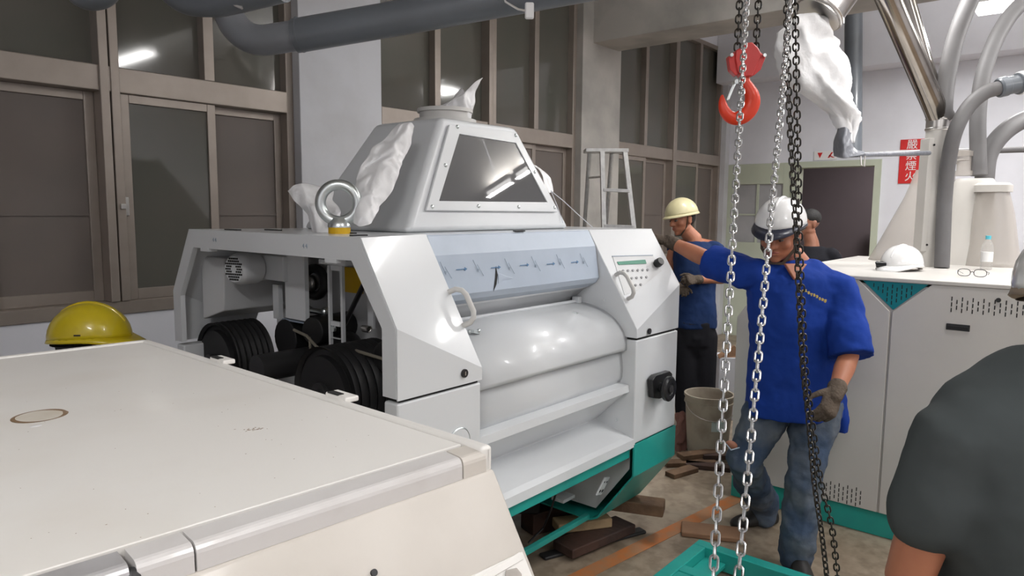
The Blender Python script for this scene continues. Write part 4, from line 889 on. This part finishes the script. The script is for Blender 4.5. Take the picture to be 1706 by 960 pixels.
lump((cb0.x, cb0.y), (cb1.x, cb1.y), .07, 0, .028, M['card'], 'flat_cardboard', 'flattened brown cardboard on the floor beyond the teal frame', 'cardboard')
# teal steel frame
fc_ = at(1165, 898, Z=.105); FX, FY = fc_.x, fc_.y
tf = root('steel_base_frame', 'teal welded steel base frame on the floor in the foreground', 'frame', (2.2, .8, 0))
def bar(a, b, z0=.015, z1=.105, nm='beam'): part(MB().box((*a, z0), (*b, z1)), nm, M['teal'], tf, bevel=.005)
bar((FX - .06, -.3), (FX, FY)); bar((1.25, FY - .06), (FX - .06, FY)); bar((2.70, -.3), (2.76, FY - .06)); bar((1.25, -.3), (1.31, FY - .06)); bar((1.31, -.3), (2.70, -.24))
part(MB().box((2.44, 1.02, .07), (2.70, FY - .06, .10)), 'gusset_plate', M['teal'], tf, bevel=.003)
part(MB().box((2.76, FY - .16, .04), (FX - .06, FY - .06, .06)), 'gusset_plate', M['teal'], tf, bevel=.003)
part(MB().cyl((2.55, 1.25, .100), (2.55, 1.25, .1015), .014, n=16), 'bolt_hole', M['dark'], tf)
for x in (1.28, 2.97):
    for y in (1.33, -.2): part(MB().box((x - .025, y - .025, 0), (x + .025, y + .025, .018)), 'foot_pad', M['ironc'], tf)
# bucket, sack, boxes
bc = at(1178, 752, Z=0); 
bk = root('bucket', 'dirty cream plastic bucket on the floor behind the new mill', 'bucket', bc)
part(MB().lathe([(.128, 0), (.135, .004), (.158, .35), (.166, .35), (.166, .362), (.160, .362), (.162, .395), (.168, .395), (.168, .41), (.155, .41), (.150, .37), (.125, .012), (.02, .012)], bc, UP, 36), 'pail', M['bucket'], bk)
part(MB().obox(bc + V((0, 0, .22)) - CF*.148 + CR*.03, (.05, .003, .035), (CR, CF, UP)), 'label', M['label'], bk)
part(MB().tube([bc + CR*.17*math.cos(t) + UP*(.36 - .10*math.sin(t)) - CF*(.04 + .13*math.sin(t)) for t in [math.pi*k/16 for k in range(17)]], .003, 6), 'bail', M['steel'], bk)
sx = at(1204, 760, d=5.75); sx.z = 0
bx_ = root('cardboard_box', 'tall open cardboard box with white paper sack behind the bucket', 'box', sx)
part(MB().obox(sx + UP*.255, (.09, .10, .255), (CR, CF, UP)), 'sack_front', M['paper'], bx_, bevel=.01)
part(MB().prism([sx - CR*.09 + UP*.50 - CF*.1, sx + CR*.09 + UP*.50 - CF*.1, sx + CR*.095 + UP*.53 - CF*.08, sx + CR*.03 + UP*.60 - CF*.08, sx - CR*.095 + UP*.525 - CF*.08], CF*.02), 'top_flap', M['card'], bx_)
rr = random.Random(5)
for i, (x, y, L_, a_, h_) in enumerate(((1150, 775, .34, .1, .0), (1190, 782, .36, -.25, .0), (1165, 768, .3, .35, .032), (1205, 770, .28, 0, .028), (1136, 790, .22, .6, 0))):
    c = at(x, y, Z=0); dd = CR*math.cos(a_) + CF*math.sin(a_); h_ = h_
    o = MB().obox(c + UP*(h_ + .015), (L_/2, .04, .015), (dd, V((-dd.y, dd.x, 0)), UP)).build('scrap_board', M['woodd'] if i % 2 else M['wood'], bevel=.003)
    tag(o, ['scrap board under the front of the bucket pile, brown', 'dark scrap board lying right of the bucket foot', 'brown scrap board on top of the dark boards before the bucket', 'short dark scrap board topmost at the right of the pile', 'small brown scrap board at the left end of the pile'][i], 'board', 'scrap boards before the bucket')
crumple([[W(1128, 690, 5.0), W(1140, 686, 4.95), W(1150, 700, 5.0)], [W(1124, 730, 4.95), W(1138, 730, 4.9), W(1152, 735, 4.95)], [W(1120, 768, 4.9), W(1136, 772, 4.85), W(1150, 770, 4.9)]], 2.2, 'rag', M['rag'], None, 'dark pink rag heaped between the new mill and the bucket', 'rag', amp=.02)
# ---------------------------------------------------------------- people
def fit(c, j, L):
    """push joint j so its distance from c is L"""
    return c + (V(j) - c).normalized()*L
def frame(fwd, up):
    up = V(up).normalized(); f = (V(fwd) - up*V(fwd).dot(up)).normalized(); return f, up.cross(f), up      # forward, left, up
def head_mb(mb, c, fwd, up, s=1.0, ears=True):
    f, l, u = frame(fwd, up); P = lambda x, y, z: V(c) + (f*y + l*x + u*z)*s
    ax = (l, f, u)
    E = lambda p, r: mb.ell(P(*p), tuple(q*s for q in r), ax, 20, 12)
    E((0, -.012, .028), (.076, .096, .088)); E((0, .012, -.015), (.068, .078, .085)); E((0, .022, -.055), (.054, .062, .055)); E((0, .058, -.092), (.026, .024, .020))
    E((0, .074, .022), (.048, .018, .012)); E((0, .078, -.062), (.026, .016, .014))
    for sx in (-1, 1):
        E((sx*.040, .056, -.022), (.026, .026, .024)); E((sx*.046, .0, -.068), (.022, .045, .026))
        if ears: E((sx*.078, -.008, -.010), (.010, .019, .033)); E((sx*.082, -.014, .006), (.009, .014, .018))
    mb.tube([P(0, .082, .018), P(0, .098, -.006), P(0, .108, -.026)], [.010*s, .012*s, .015*s], 10, round_=True)
    for sx in (-1, 1): E((sx*.013, .094, -.030), (.010, .011, .009))
    return P, f, l, u
def face_parts(P, f, l, u, parent, s=1.0, lipm=None):
    for sx in (-1, 1):
        e = part(MB().ell(P(sx*.031, .080, .004), (.0125*s, .011*s, .0085*s), (l, f, u), 12, 8), 'eye', mat('eye_white', (.22, .17, .14), .3), parent)
        part(MB().ell(P(sx*.029, .0895, .001), (.0055*s, .003*s, .0055*s), (l, f, u), 10, 6), 'iris', M['blackp'], e)
        part(MB().tube([P(sx*.016, .094, .024), P(sx*.033, .092, .029), P(sx*.050, .078, .023)], [.0025*s, .004*s, .002*s], 6, round_=True), 'eyebrow', M['hair'], parent)
        part(MB().tube([P(sx*.018, .088, .010), P(sx*.031, .091, .0125), P(sx*.044, .082, .009)], .0022*s, 6), 'eyelid', M['skin2'], parent)
    part(MB().tube([P(-.024, .080, -.058), P(-.010, .0915, -.055), P(0, .0925, -.0565), P(.010, .0915, -.055), P(.024, .080, -.058)], [.002, .0045, .0045, .0045, .002], 8).tube([P(-.020, .081, -.062), P(0, .0915, -.065), P(.020, .081, -.062)], [.002, .0055, .002], 8), 'mouth', lipm or M['lip'], parent)
def hand_mb(mb, w, d, back, thumb, curl=.5, s=1.0, spread=.10, fcurl=None):
    """palm and five bent fingers; w wrist, d direction, back normal of the back of the hand, thumb = side the thumb leaves on"""
    d = V(d).normalized(); n = (V(back) - d*V(back).dot(d)).normalized(); t = d.cross(n); t = t if t.dot(V(thumb)) > 0 else -t
    P = lambda a, b, c: V(w) + (d*a + t*b + n*c)*s
    mb.tube([P(-.03, 0, 0), P(.02, 0, 0), P(.055, 0, 0), P(.088, 0, .002)], [(.029*s, .024*s), (.034*s, .021*s), (.043*s, .018*s), (.042*s, .015*s)], 14, ref=t, round_=True)
    for i, (y, L_) in enumerate(((.031, .074), (.0105, .083), (-.0105, .077), (-.031, .060))):
        c_ = (fcurl[i] if fcurl else curl); base = P(.084 - .006*abs(i-1), y, .002); a = .25*c_; dirn = (d + t*spread*(1.5-i)*.6).normalized()
        p = base; pts = [P(.06, y*.9, .002), p]; rad = [.0105*s, .0102*s]
        for k, seg in enumerate((.45, .31, .24)):
            a += c_*1.15 if k else c_*.8
            p = p + (dirn*math.cos(a) - n*math.sin(a))*L_*seg*s; pts.append(p); rad.append((.0096, .0088, .0075)[k]*s)
        mb.tube(pts, rad, 9, round_=True)
    p0 = P(.012, .026, -.006); p1 = P(.040, .052, -.014); p2 = p1 + (d*.75 + t*.45 - n*(.2 + .5*curl)).normalized()*.034*s; p3 = p2 + (d*.85 + t*(.1 - .3*curl) - n*.5*curl).normalized()*.028*s
    mb.tube([p0, p1, p2, p3], [.015*s, .0125*s, .0105*s, .0085*s], 9, round_=True)
def limb(mb, pts, rad, n=14): mb.tube(pts, rad, n, round_=True)
def shoe(mb, an, toe, m, parent, label=None):
    an = V(an); toe = V(toe); d = V((toe.x-an.x, toe.y-an.y, 0)).normalized(); g = V((an.x, an.y, 0))
    mb2 = MB(); s = V((-d.y, d.x, 0))
    def ring(x, w_, h0, h1): 
        return [g + d*x + s*w_*math.cos(t) + UP*(h0 + (h1-h0)*(.5 + .5*math.sin(t))) for t in [2*math.pi*k/14 for k in range(14)]]
    mb2.loft([ring(-.085, .015, .01, .05), ring(-.075, .034, .0, .09), ring(-.03, .040, 0, .115), ring(.03, .042, 0, .105), ring(.09, .047, 0, .072), ring(.14, .046, 0, .058), ring(.175, .030, 0, .045), ring(.185, .010, .008, .03)])
    o = part(mb2, 'shoe', m, parent, label=label); 
    o.modifiers.new('s', 'SUBSURF').levels = 1; return o
def torso_ring_mb(levels, n=28):
    """levels: centre, side vector (half width), front vector (half depth)"""
    rings = []
    for c, a, b in levels:
        rings.append([V(c) + V(a)*math.copysign(abs(math.cos(t))**.85, math.cos(t)) + V(b)*math.copysign(abs(math.sin(t))**.85, math.sin(t)) for t in [2*math.pi*k/n for k in range(n)]])
    return MB().loft(rings)

def wr(o, strength=.012, size=.12, seed=0):
    tx = bpy.data.textures.new('folds', 'CLOUDS'); tx.noise_scale = size; tx.noise_depth = 2
    d = o.modifiers.new('folds', 'DISPLACE'); d.texture = tx; d.strength = strength; d.mid_level = .5; d.texture_coords = 'LOCAL'
    return o

# ===== man in the royal blue polo shirt
S = lambda px, py, d: at(px, py, d=d)
man = root('person', 'man in royal blue polo shirt and white hard hat with one hand on the mill', 'person', (3.35, 1.15, 0))
hd = S(1300, 392, 3.17); hf = -CR*.62 - CF*.75 - UP*.30; hu = UP*.95 - CR*.10 - CF*.22
nk = S(1332, 452, 3.24)
shR, elR, wrR = S(1240, 452, 3.22), S(1178, 432, 3.36), S(1118, 404, 3.50)
shL, elL, wrL = S(1402, 474, 3.16), S(1414, 594, 3.05), S(1392, 654, 2.92)
pel = S(1322, 655, 3.32)
hpR, knR, anR = S(1286, 668, 3.36), S(1238, 768, 3.34), S(1272, 850, 3.74)
hpL, knL, anL = S(1362, 672, 3.30), S(1342, 790, 3.22), S(1328, 908, 3.25)
b = MB()
P, f, l, u = head_mb(b, hd, hf, hu, 1.0)
limb(b, [hd - hu*.06 - V(hf)*.03, nk + UP*.02, nk - UP*.05], [.055, .058, .062])
ch = (shR + shL)/2 - UP*.08
limb(b, [ch + UP*.0 + CF*.02, pel + UP*.05], [.10, .10]); limb(b, [shR - UP*.02, ch + UP*.01 + CF*.02, shL - UP*.02], [.045, .055, .045])
limb(b, [shR, shR.lerp(elR, .5), elR, elR.lerp(wrR, .35), wrR, wrR.lerp(elR, -.05)], [.046, .048, .041, .041, .027, .022])
limb(b, [shL - UP*.01, shL.lerp(elL, .5), elL, elL.lerp(wrL, .35), wrL, wrL.lerp(elL, -.05)], [.046, .046, .042, .043, .028, .022])
limb(b, [hpR, knR, anR], [.075, .05, .038]); limb(b, [hpL, knL, anL], [.075, .05, .038])
bd = part(b, 'body', M['skin'], man); remesh(bd, .006, 3)
face_parts(P, f, l, u, bd)
hat(man, P(0, .0, .046), f*1 + u*.0, u*1.0 - f*.06, M['whitep'], M['navyp'], .98)
part(MB().tube([P(.080, .01, .03), P(.074, .03, -.05), P(.035, .06, -.112), P(-.02, .062, -.114), P(-.070, .03, -.06), P(-.080, .01, .03)], [(.002, .008)]*6, 6, ref=f), 'chin_strap', M['brownp'], man)
part(MB().ell(P(0, -.035, .02), (.080, .082, .075), (l, f, u), 20, 12), 'hair', M['hair'], man)
# polo shirt
sd = (shL - shR).normalized(); fr_ = UP.cross(sd); fr_ = fr_ if fr_.dot(CF) < 0 else -fr_
t = torso_ring_mb([(S(1322, 690, 3.32), CR*.215, CF*.150), (S(1322, 640, 3.30), CR*.212, CF*.150), (S(1326, 590, 3.28), CR*.208, CF*.15), (S(1328, 530, 3.24), CR*.212, CF*.148), (S(1326, 485, 3.22), CR*.212, CF*.135), (S(1326, 460, 3.21), CR*.19, CF*.115), (S(1330, 444, 3.22), CR*.13, CF*.095), (S(1332, 432, 3.23), CR*.075, CF*.07)])
limb(t, [shR + sd*.07 - UP*.01, shR - UP*.01, shR.lerp(elR, .3)], [.074, .076, .076])
t.tube([shR, shR.lerp(elR, .45), shR.lerp(elR, .95)], [.074, .078, .082], 18)
limb(t, [shL - sd*.07 - UP*.005, shL - UP*.012, shL.lerp(elL, .3)], [.072, .074, .078])
t.tube([shL - UP*.01, shL.lerp(elL, .5), shL.lerp(elL, 1.0) + CR*.01], [.074, .084, .094], 18)
t.tube([S(1388, 640, 3.34), S(1396, 700, 3.38), S(1398, 722, 3.38)], [(.055, .08), (.045, .07), (.035, .06)], 14, ref=CR)
sh_ = part(t, 'polo_shirt', M['blue'], man); remesh(sh_, .010, 4); wr(sh_, .030, .11)
# collar: an open folded band round the neck
ff = (-CF*.9 - CR*.3).normalized(); ss = V((-ff.y, ff.x, 0))
cpts = [nk - UP*(.012 + .045*max(0, math.cos(a))**2) + ff*(.088*math.cos(a)) + ss*(.088*math.sin(a)) + ff*.02*max(0, math.cos(a)) for a in [.30 + (2*math.pi - .60)*k/26 for k in range(27)]]
part(MB().tube(cpts, [(.021, .007)]*27, 8, ref=UP), 'collar', M['blue'], sh_)
vp = [S(1322, 450, 3.09), S(1352, 448, 3.09), S(1338, 478, 3.07)]
part(MB().prism([S(1308, 440, 3.11), S(1346, 440, 3.11), S(1325, 468, 3.075)], CF*.03), 'bare_neck', M['skin'], bd, bevel=.006)
g = MB(); rr = random.Random(8)
for k in range(9):
    c = S(1338 + k*4.6, 484 + k*1.9 + (k > 5)*2, 3.045); g.obox(c, (.0045, .003, .0012 + .005*rr.random()), (CR, CF, (UP + CR*rr.uniform(-.5, .5)).normalized())); g.obox(c + UP*rr.uniform(-.004, .004), (.0012 + .002*rr.random(), .003, .006), (CR, CF, UP))
part(g, 'embroidery', M['gold'], sh_)
# gloves
g = MB(); tipR = S(1064, 384, 3.60)
hand_mb(g, wrR, S(1070, 388, 3.58) - wrR, UP, CF*1 - CR*.2, curl=.33, s=1.05)
limb(g, [wrR.lerp(elR, .12), wrR, wrR.lerp(elR, -.08)], [.036, .034, .033])
remesh(part(g, 'work_glove', M['glove'], man), .0045, 3)
g = MB(); 
hand_mb(g, wrL, S(1370, 705, 2.86) - wrL, -CF*.9 + CR*.1, -CR, curl=.5, s=1.08, spread=.03)
limb(g, [wrL.lerp(elL, .14), wrL, wrL.lerp(elL, -.10)], [.040, .036, .035])
remesh(part(g, 'work_glove', M['glove'], man), .0045, 3)
# jeans, one mesh, rip at the knee
t = torso_ring_mb([(pel + UP*.10, CR*.17, CF*.12), (pel, CR*.175, CF*.125), (pel - UP*.08, CR*.165, CF*.12)])
limb(t, [hpR, hpR.lerp(knR, .5), knR, knR.lerp(anR, .4), anR + UP*.04, anR - UP*.02], [.108, .098, .080, .082, .078, .076])
limb(t, [hpL, hpL.lerp(knL, .5), knL, knL.lerp(anL, .4), anL + UP*.03, anL - UP*.05], [.112, .100, .080, .080, .080, .078])
j = part(t, 'jeans', M['denim'], man); remesh(j, .010, 3); wr(j, .036, .07)
rp = S(1216, 738, 3.30)
part(MB().ell(S(1219, 741, 3.285), (.030, .012, .018), (CR*.9 - UP*.4, CF, UP*.9 + CR*.4), 14, 8), 'bare_knee', M['skin2'], bd)
part(MB().tube([S(1206, 736, 3.275), S(1218, 750, 3.265), S(1232, 746, 3.265)], .003, 6), 'frayed_edge', M['inkg'], j)
shoe(None, anR, anR - CR*.25 - CF*.05, M['shoe'], man); shoe(None, anL - CF*.03, anL - CF*.25 - CR*.03, M['shoe'], man)

# ===== man in the cream helmet behind the machine
p2 = root('person', 'man in sleeveless navy shirt and cream hard hat looking down behind the mill', 'person', (4.75, 2.35, 0))
D = 5.35
hd = S(1136, 366, D); hf = -CR*.85 - CF*.45 - UP*.28; hu = UP - CR*.18
nk = S(1156, 398, D)
shR, elR, wrR = S(1124, 412, D + .12), S(1112, 470, D + .1), S(1130, 478, D - .12)
shL, elL, wrL = S(1190, 414, D), S(1200, 466, D - .02), S(1160, 466, D - .2)
pel = S(1156, 560, D)
hpR, knR, anR = pel - CR*.08, S(1142, 665, D), S(1142, 755, D + .02)
hpL, knL, anL = pel + CR*.08, S(1172, 665, D), S(1172, 758, D)
anR.z = .08; anL.z = .08
b = MB(); P, f, l, u = head_mb(b, hd, hf, hu, 1.0)
limb(b, [hd - hu*.06, nk, nk - UP*.06], [.055, .06, .075])
limb(b, [(shR+shL)/2 - UP*.05, pel], [.12, .12]); limb(b, [shR, (shR+shL)/2 + UP*.0, shL], [.055, .085, .058])
limb(b, [shR, elR, wrR], [.050, .042, .03]); limb(b, [shL, elL, wrL], [.054, .045, .03])
limb(b, [hpR, knR, anR], [.075, .05, .04]); limb(b, [hpL, knL, anL], [.075, .05, .04])
bd = part(b, 'body', M['skin'], p2); remesh(bd, .007, 3); face_parts(P, f, l, u, bd)
hat(p2, P(0, -.005, .04), f, u, M['creamp'], M['creamp'], 1.0, style='round')
part(MB().ell(P(0, -.04, .012), (.078, .075, .075), (l, f, u), 20, 12), 'hair', M['hair'], p2)
part(MB().tube([P(-.076, .005, .03), P(-.07, .02, -.05), P(-.03, .055, -.112), P(.03, .055, -.112), P(.07, .02, -.05), P(.076, .005, .03)], [(.002, .007)]*6, 6, ref=f), 'chin_strap', M['brownp'], p2)
t = torso_ring_mb([(S(1158, 545, D), CR*.165, CF*.13), (S(1157, 500, D), CR*.155, CF*.125), (S(1157, 450, D), CR*.16, CF*.125), (S(1157, 418, D), CR*.155, CF*.115), (S(1157, 402, D), CR*.10, CF*.08)])
limb(t, [shL - CR*.03, shL + CR*.012 - UP*.01], [.066, .066]); limb(t, [shR + CR*.03, shR + CR*.0 - UP*.01], [.060, .060])
x = part(t, 'sleeveless_shirt', M['navy'], p2); remesh(x, .010, 4); wr(x, .02, .1)
t = torso_ring_mb([(pel + UP*.12, CR*.15, CF*.12), (pel - UP*.06, CR*.16, CF*.12)])
limb(t, [hpR, knR, anR], [.10, .085, .08]); limb(t, [hpL, knL, anL], [.10, .085, .08]); limb(t, [pel, pel - UP*.10], [.13, .11])
x = part(t, 'trousers', M['blackt'], p2); remesh(x, .012, 4)
for w_, e_, cu in ((wrR, elR, .8), (wrL, elL, .8)):
    g = MB(); hand_mb(g, w_, (S(1138, 466, D - .28) - w_) if w_ is wrL else (w_ - e_), UP*.5 - CF*.8, UP, curl=cu); limb(g, [w_.lerp(e_, .12), w_], [.036, .034]); remesh(part(g, 'work_glove', M['glove'], p2), .005, 2)
shoe(None, anR, anR - CF*.2 - CR*.1, M['shoe'], p2); shoe(None, anL, anL - CF*.2, M['shoe'], p2)

# ===== man in black in the doorway
D = 6.2
p3 = root('person', 'man in black t-shirt with cropped hair standing behind the blue shirted man, by the doorway', 'person', (6.3, 2.0, 0))
hd = S(1346, 372, D); hf = -CR*.95 - CF*.25 - UP*.1; hu = UP
nk = S(1352, 404, D); shR, shL = S(1326, 424, D + .1), S(1388, 426, D - .05)
pel = S(1356, 520, D); b = MB(); P, f, l, u = head_mb(b, hd, hf, hu, 1.0)
limb(b, [hd - hu*.06, nk, nk - UP*.06], [.055, .06, .075]); limb(b, [(shR+shL)/2 - UP*.05, pel], [.12, .12]); limb(b, [shR, shL], [.06, .06])
aL = [shL, shL - UP*.28 + CR*.04, shL - UP*.52 - CF*.06]; aR = [shR, shR - UP*.28 - CR*.03, shR - UP*.52 - CF*.06]
limb(b, aL, [.05, .042, .03]); limb(b, aR, [.05, .042, .03])
kn = [pel - UP*.42 + CR*.09*s for s in (-1, 1)]; an = [V(((pel + CR*.09*s).x, (pel + CR*.09*s).y, .08)) for s in (-1, 1)]
for s in (0, 1): limb(b, [pel, kn[s], an[s]], [.08, .05, .04]); 
hand_mb(b, aL[-1], -UP, CR, -CF, .4); hand_mb(b, aR[-1], -UP, -CR, -CF, .4)
bd = part(b, 'body', M['skin2'], p3); remesh(bd, .008, 3); face_parts(P, f, l, u, bd)
part(MB().ell(P(0, -.020, .048), (.084, .097, .080), (l, f, u), 20, 12), 'hair', M['hair'], p3)
t = torso_ring_mb([(pel + UP*.0, CR*.175, CF*.13), (S(1356, 470, D), CR*.17, CF*.13), (S(1356, 430, D), CR*.165, CF*.12), (S(1354, 410, D), CR*.09, CF*.08)])
limb(t, [shL - CR*.02, shL - UP*.02, aL[0].lerp(aL[1], .8)], [.075, .075, .07]); limb(t, [shR + CR*.02, shR - UP*.02, aR[0].lerp(aR[1], .8)], [.075, .075, .07])
remesh(part(t, 't_shirt', M['blackt'], p3), .012, 4)
t = torso_ring_mb([(pel + UP*.06, CR*.15, CF*.12), (pel - UP*.08, CR*.16, CF*.12)])
for s in (0, 1): limb(t, [pel - UP*.05 + CR*.08*(2*s-1), kn[s], an[s]], [.10, .085, .08])
remesh(part(t, 'trousers', M['denimd'], p3), .012, 4)
for s in (0, 1): shoe(None, an[s], an[s] - CF*.2 - CR*.1, M['shoe'], p3)

# ===== man in the grey t-shirt, right foreground, seen from behind
D = 1.30
p4 = root('person', 'man in charcoal grey t-shirt seen from behind at the right edge', 'person', at(1720, 700, d=1.3) * 1)
hd = S(1800, 520, 1.42); hf = CR*.38 + CF*.85 - UP*.25; hu = UP + CF*.12 - CR*.12
nk = S(1790, 598, 1.36)
shL = S(1592, 728, 1.34); shR = S(1945, 722, 1.32)
elL = S(1514, 962, 1.40); wrL = S(1585, 1130, 1.55); elR = S(2010, 980, 1.4); wrR = S(1960, 1150, 1.6)
pel = S(1745, 1180, 1.45)
b = MB(); P, f, l, u = head_mb(b, hd, hf, hu, 1.0)
limb(b, [hd - hu*.06 - CR*0, nk, nk - UP*.05], [.055, .062, .08]); limb(b, [(shR+shL)/2, pel], [.12, .12]); limb(b, [shL, nk - UP*.05, shR], [.05, .08, .05])
limb(b, [shL, shL.lerp(elL, .5), elL, elL.lerp(wrL, .4), wrL], [.055, .052, .044, .044, .03]); limb(b, [shR, elR, wrR], [.052, .044, .03])
hand_mb(b, wrL, wrL - elL, CR*-1, UP, .5); hand_mb(b, wrR, wrR - elR, CR, UP, .5)
hp_ = [pel + CR*.09*s - UP*.02 for s in (-1, 1)]; kn = [V((h_.x, h_.y, .48)) - CF*.05 for h_ in hp_]; an = [V((h_.x, h_.y, .08)) + CF*.03 for h_ in hp_]
for s in (0, 1): limb(b, [hp_[s], kn[s], an[s]], [.08, .05, .04])
bd = part(b, 'body', M['skin'], p4); remesh(bd, .007, 3); face_parts(P, f, l, u, bd)
part(MB().ell(P(0, -.030, .045), (.081, .088, .080), (l, f, u), 20, 12), 'hair', M['hair'], p4)
hat(p4, P(0, 0, .045), f, u, M['whitep'], mat('tan_visor', (.35, .27, .2), .6), .98)
t = torso_ring_mb([(pel + UP*.0, CR*.205, CF*.15), (S(1750, 1050, 1.42), CR*.205, CF*.15), (S(1752, 930, 1.38), CR*.208, CF*.15), (S(1754, 820, 1.36), CR*.215, CF*.15), (S(1752, 720, 1.35), CR*.225, CF*.135), (S(1748, 684, 1.355), CR*.22, CF*.125), (S(1748, 650, 1.36), CR*.19, CF*.11), (S(1768, 602, 1.37), CR*.12, CF*.09), (S(1785, 578, 1.38), CR*.085, CF*.075)])
limb(t, [shL + CR*.05, shL, shL.lerp(elL, .35), shL.lerp(elL, .56)], [.085, .082, .078, .076]); limb(t, [shR - CR*.05, shR, shR.lerp(elR, .65)], [.085, .082, .078])
x = part(t, 't_shirt', M['greyt'], p4); remesh(x, .010, 30); wr(x, .022, .14)
t = torso_ring_mb([(pel + UP*.08, CR*.17, CF*.13), (pel - UP*.08, CR*.18, CF*.13)])
for s in (0, 1): limb(t, [hp_[s], kn[s], an[s]], [.105, .085, .08])
remesh(part(t, 'trousers', M['denimd'], p4), .012, 4)
for s in (0, 1): shoe(None, an[s], an[s] + CF*.2, M['shoe'], p4)

# ===== crouching worker in the yellow helmet behind the cream mill
D = 2.55
p5 = root('person', 'person in yellow hard hat crouching behind the cream mill, only the helmet showing', 'person', V((.98, 2.72, 0)))
hd = S(152, 588, D); hf = CR*.97 + CF*.1 - UP*.06; hu = UP + CR*.0
b = MB(); P, f, l, u = head_mb(b, hd, hf, hu, 1.0)
nk = hd - UP*.15 - CR*.03; ch = nk - UP*.18 - CR*.05; pel = V((ch.x, ch.y, .38)) - CR*.10
limb(b, [hd - UP*.06, nk, ch, pel], [.055, .06, .14, .13])
sL, sR = nk - UP*.07 + CF*.19, nk - UP*.07 - CF*.17
for s_, sg_ in ((sL, 1), (sR, -1)):
    e_ = s_ - UP*.27 - CR*.02; w_ = e_ + CR*.16 - UP*.08 + CF*.06; limb(b, [nk - UP*.07, s_, e_, w_], [.07, .06, .045, .03]); hand_mb(b, w_, CR, UP, -CF*sg_, .6)
    h_ = pel + CF*.09*sg_; k_2 = h_ + CR*.30 + UP*.06; a_ = V((k_2.x, k_2.y, .08)) - CR*.12; limb(b, [h_, k_2, a_], [.09, .06, .045])
bd = part(b, 'body', M['skin2'], p5); remesh(bd, .009, 3); face_parts(P, f, l, u, bd)
part(MB().ell(P(0, -.022, .028), (.084, .092, .082), (l, f, u), 20, 12), 'hair', M['hair'], p5)
_, HY = hat(p5, P(0, .0, .052), f, u - f*.03, M['yellow'], M['yellow'], 1.02)
part(MB().obox(HY(.01, -.106, .030), (.010, .006, .002), (f, l, u)), 'vent_slot', M['dark'], p5)
t = MB(); limb(t, [nk - UP*.06, ch, pel], [.09, .175, .165]); limb(t, [sL, nk - UP*.08, sR], [.085, .1, .085])
remesh(part(t, 't_shirt', M['navy'], p5), .014, 4)
t = MB()
for sg_ in (1, -1):
    h_ = pel + CF*.09*sg_; k_2 = h_ + CR*.30 + UP*.06; a_ = V((k_2.x, k_2.y, .08)) - CR*.12
    limb(t, [h_, k_2, a_], [.11, .085, .07]); shoe(None, a_, a_ + CR*.2, M['shoe'], p5)
remesh(part(t, 'trousers', M['denimd'], p5), .014, 3)
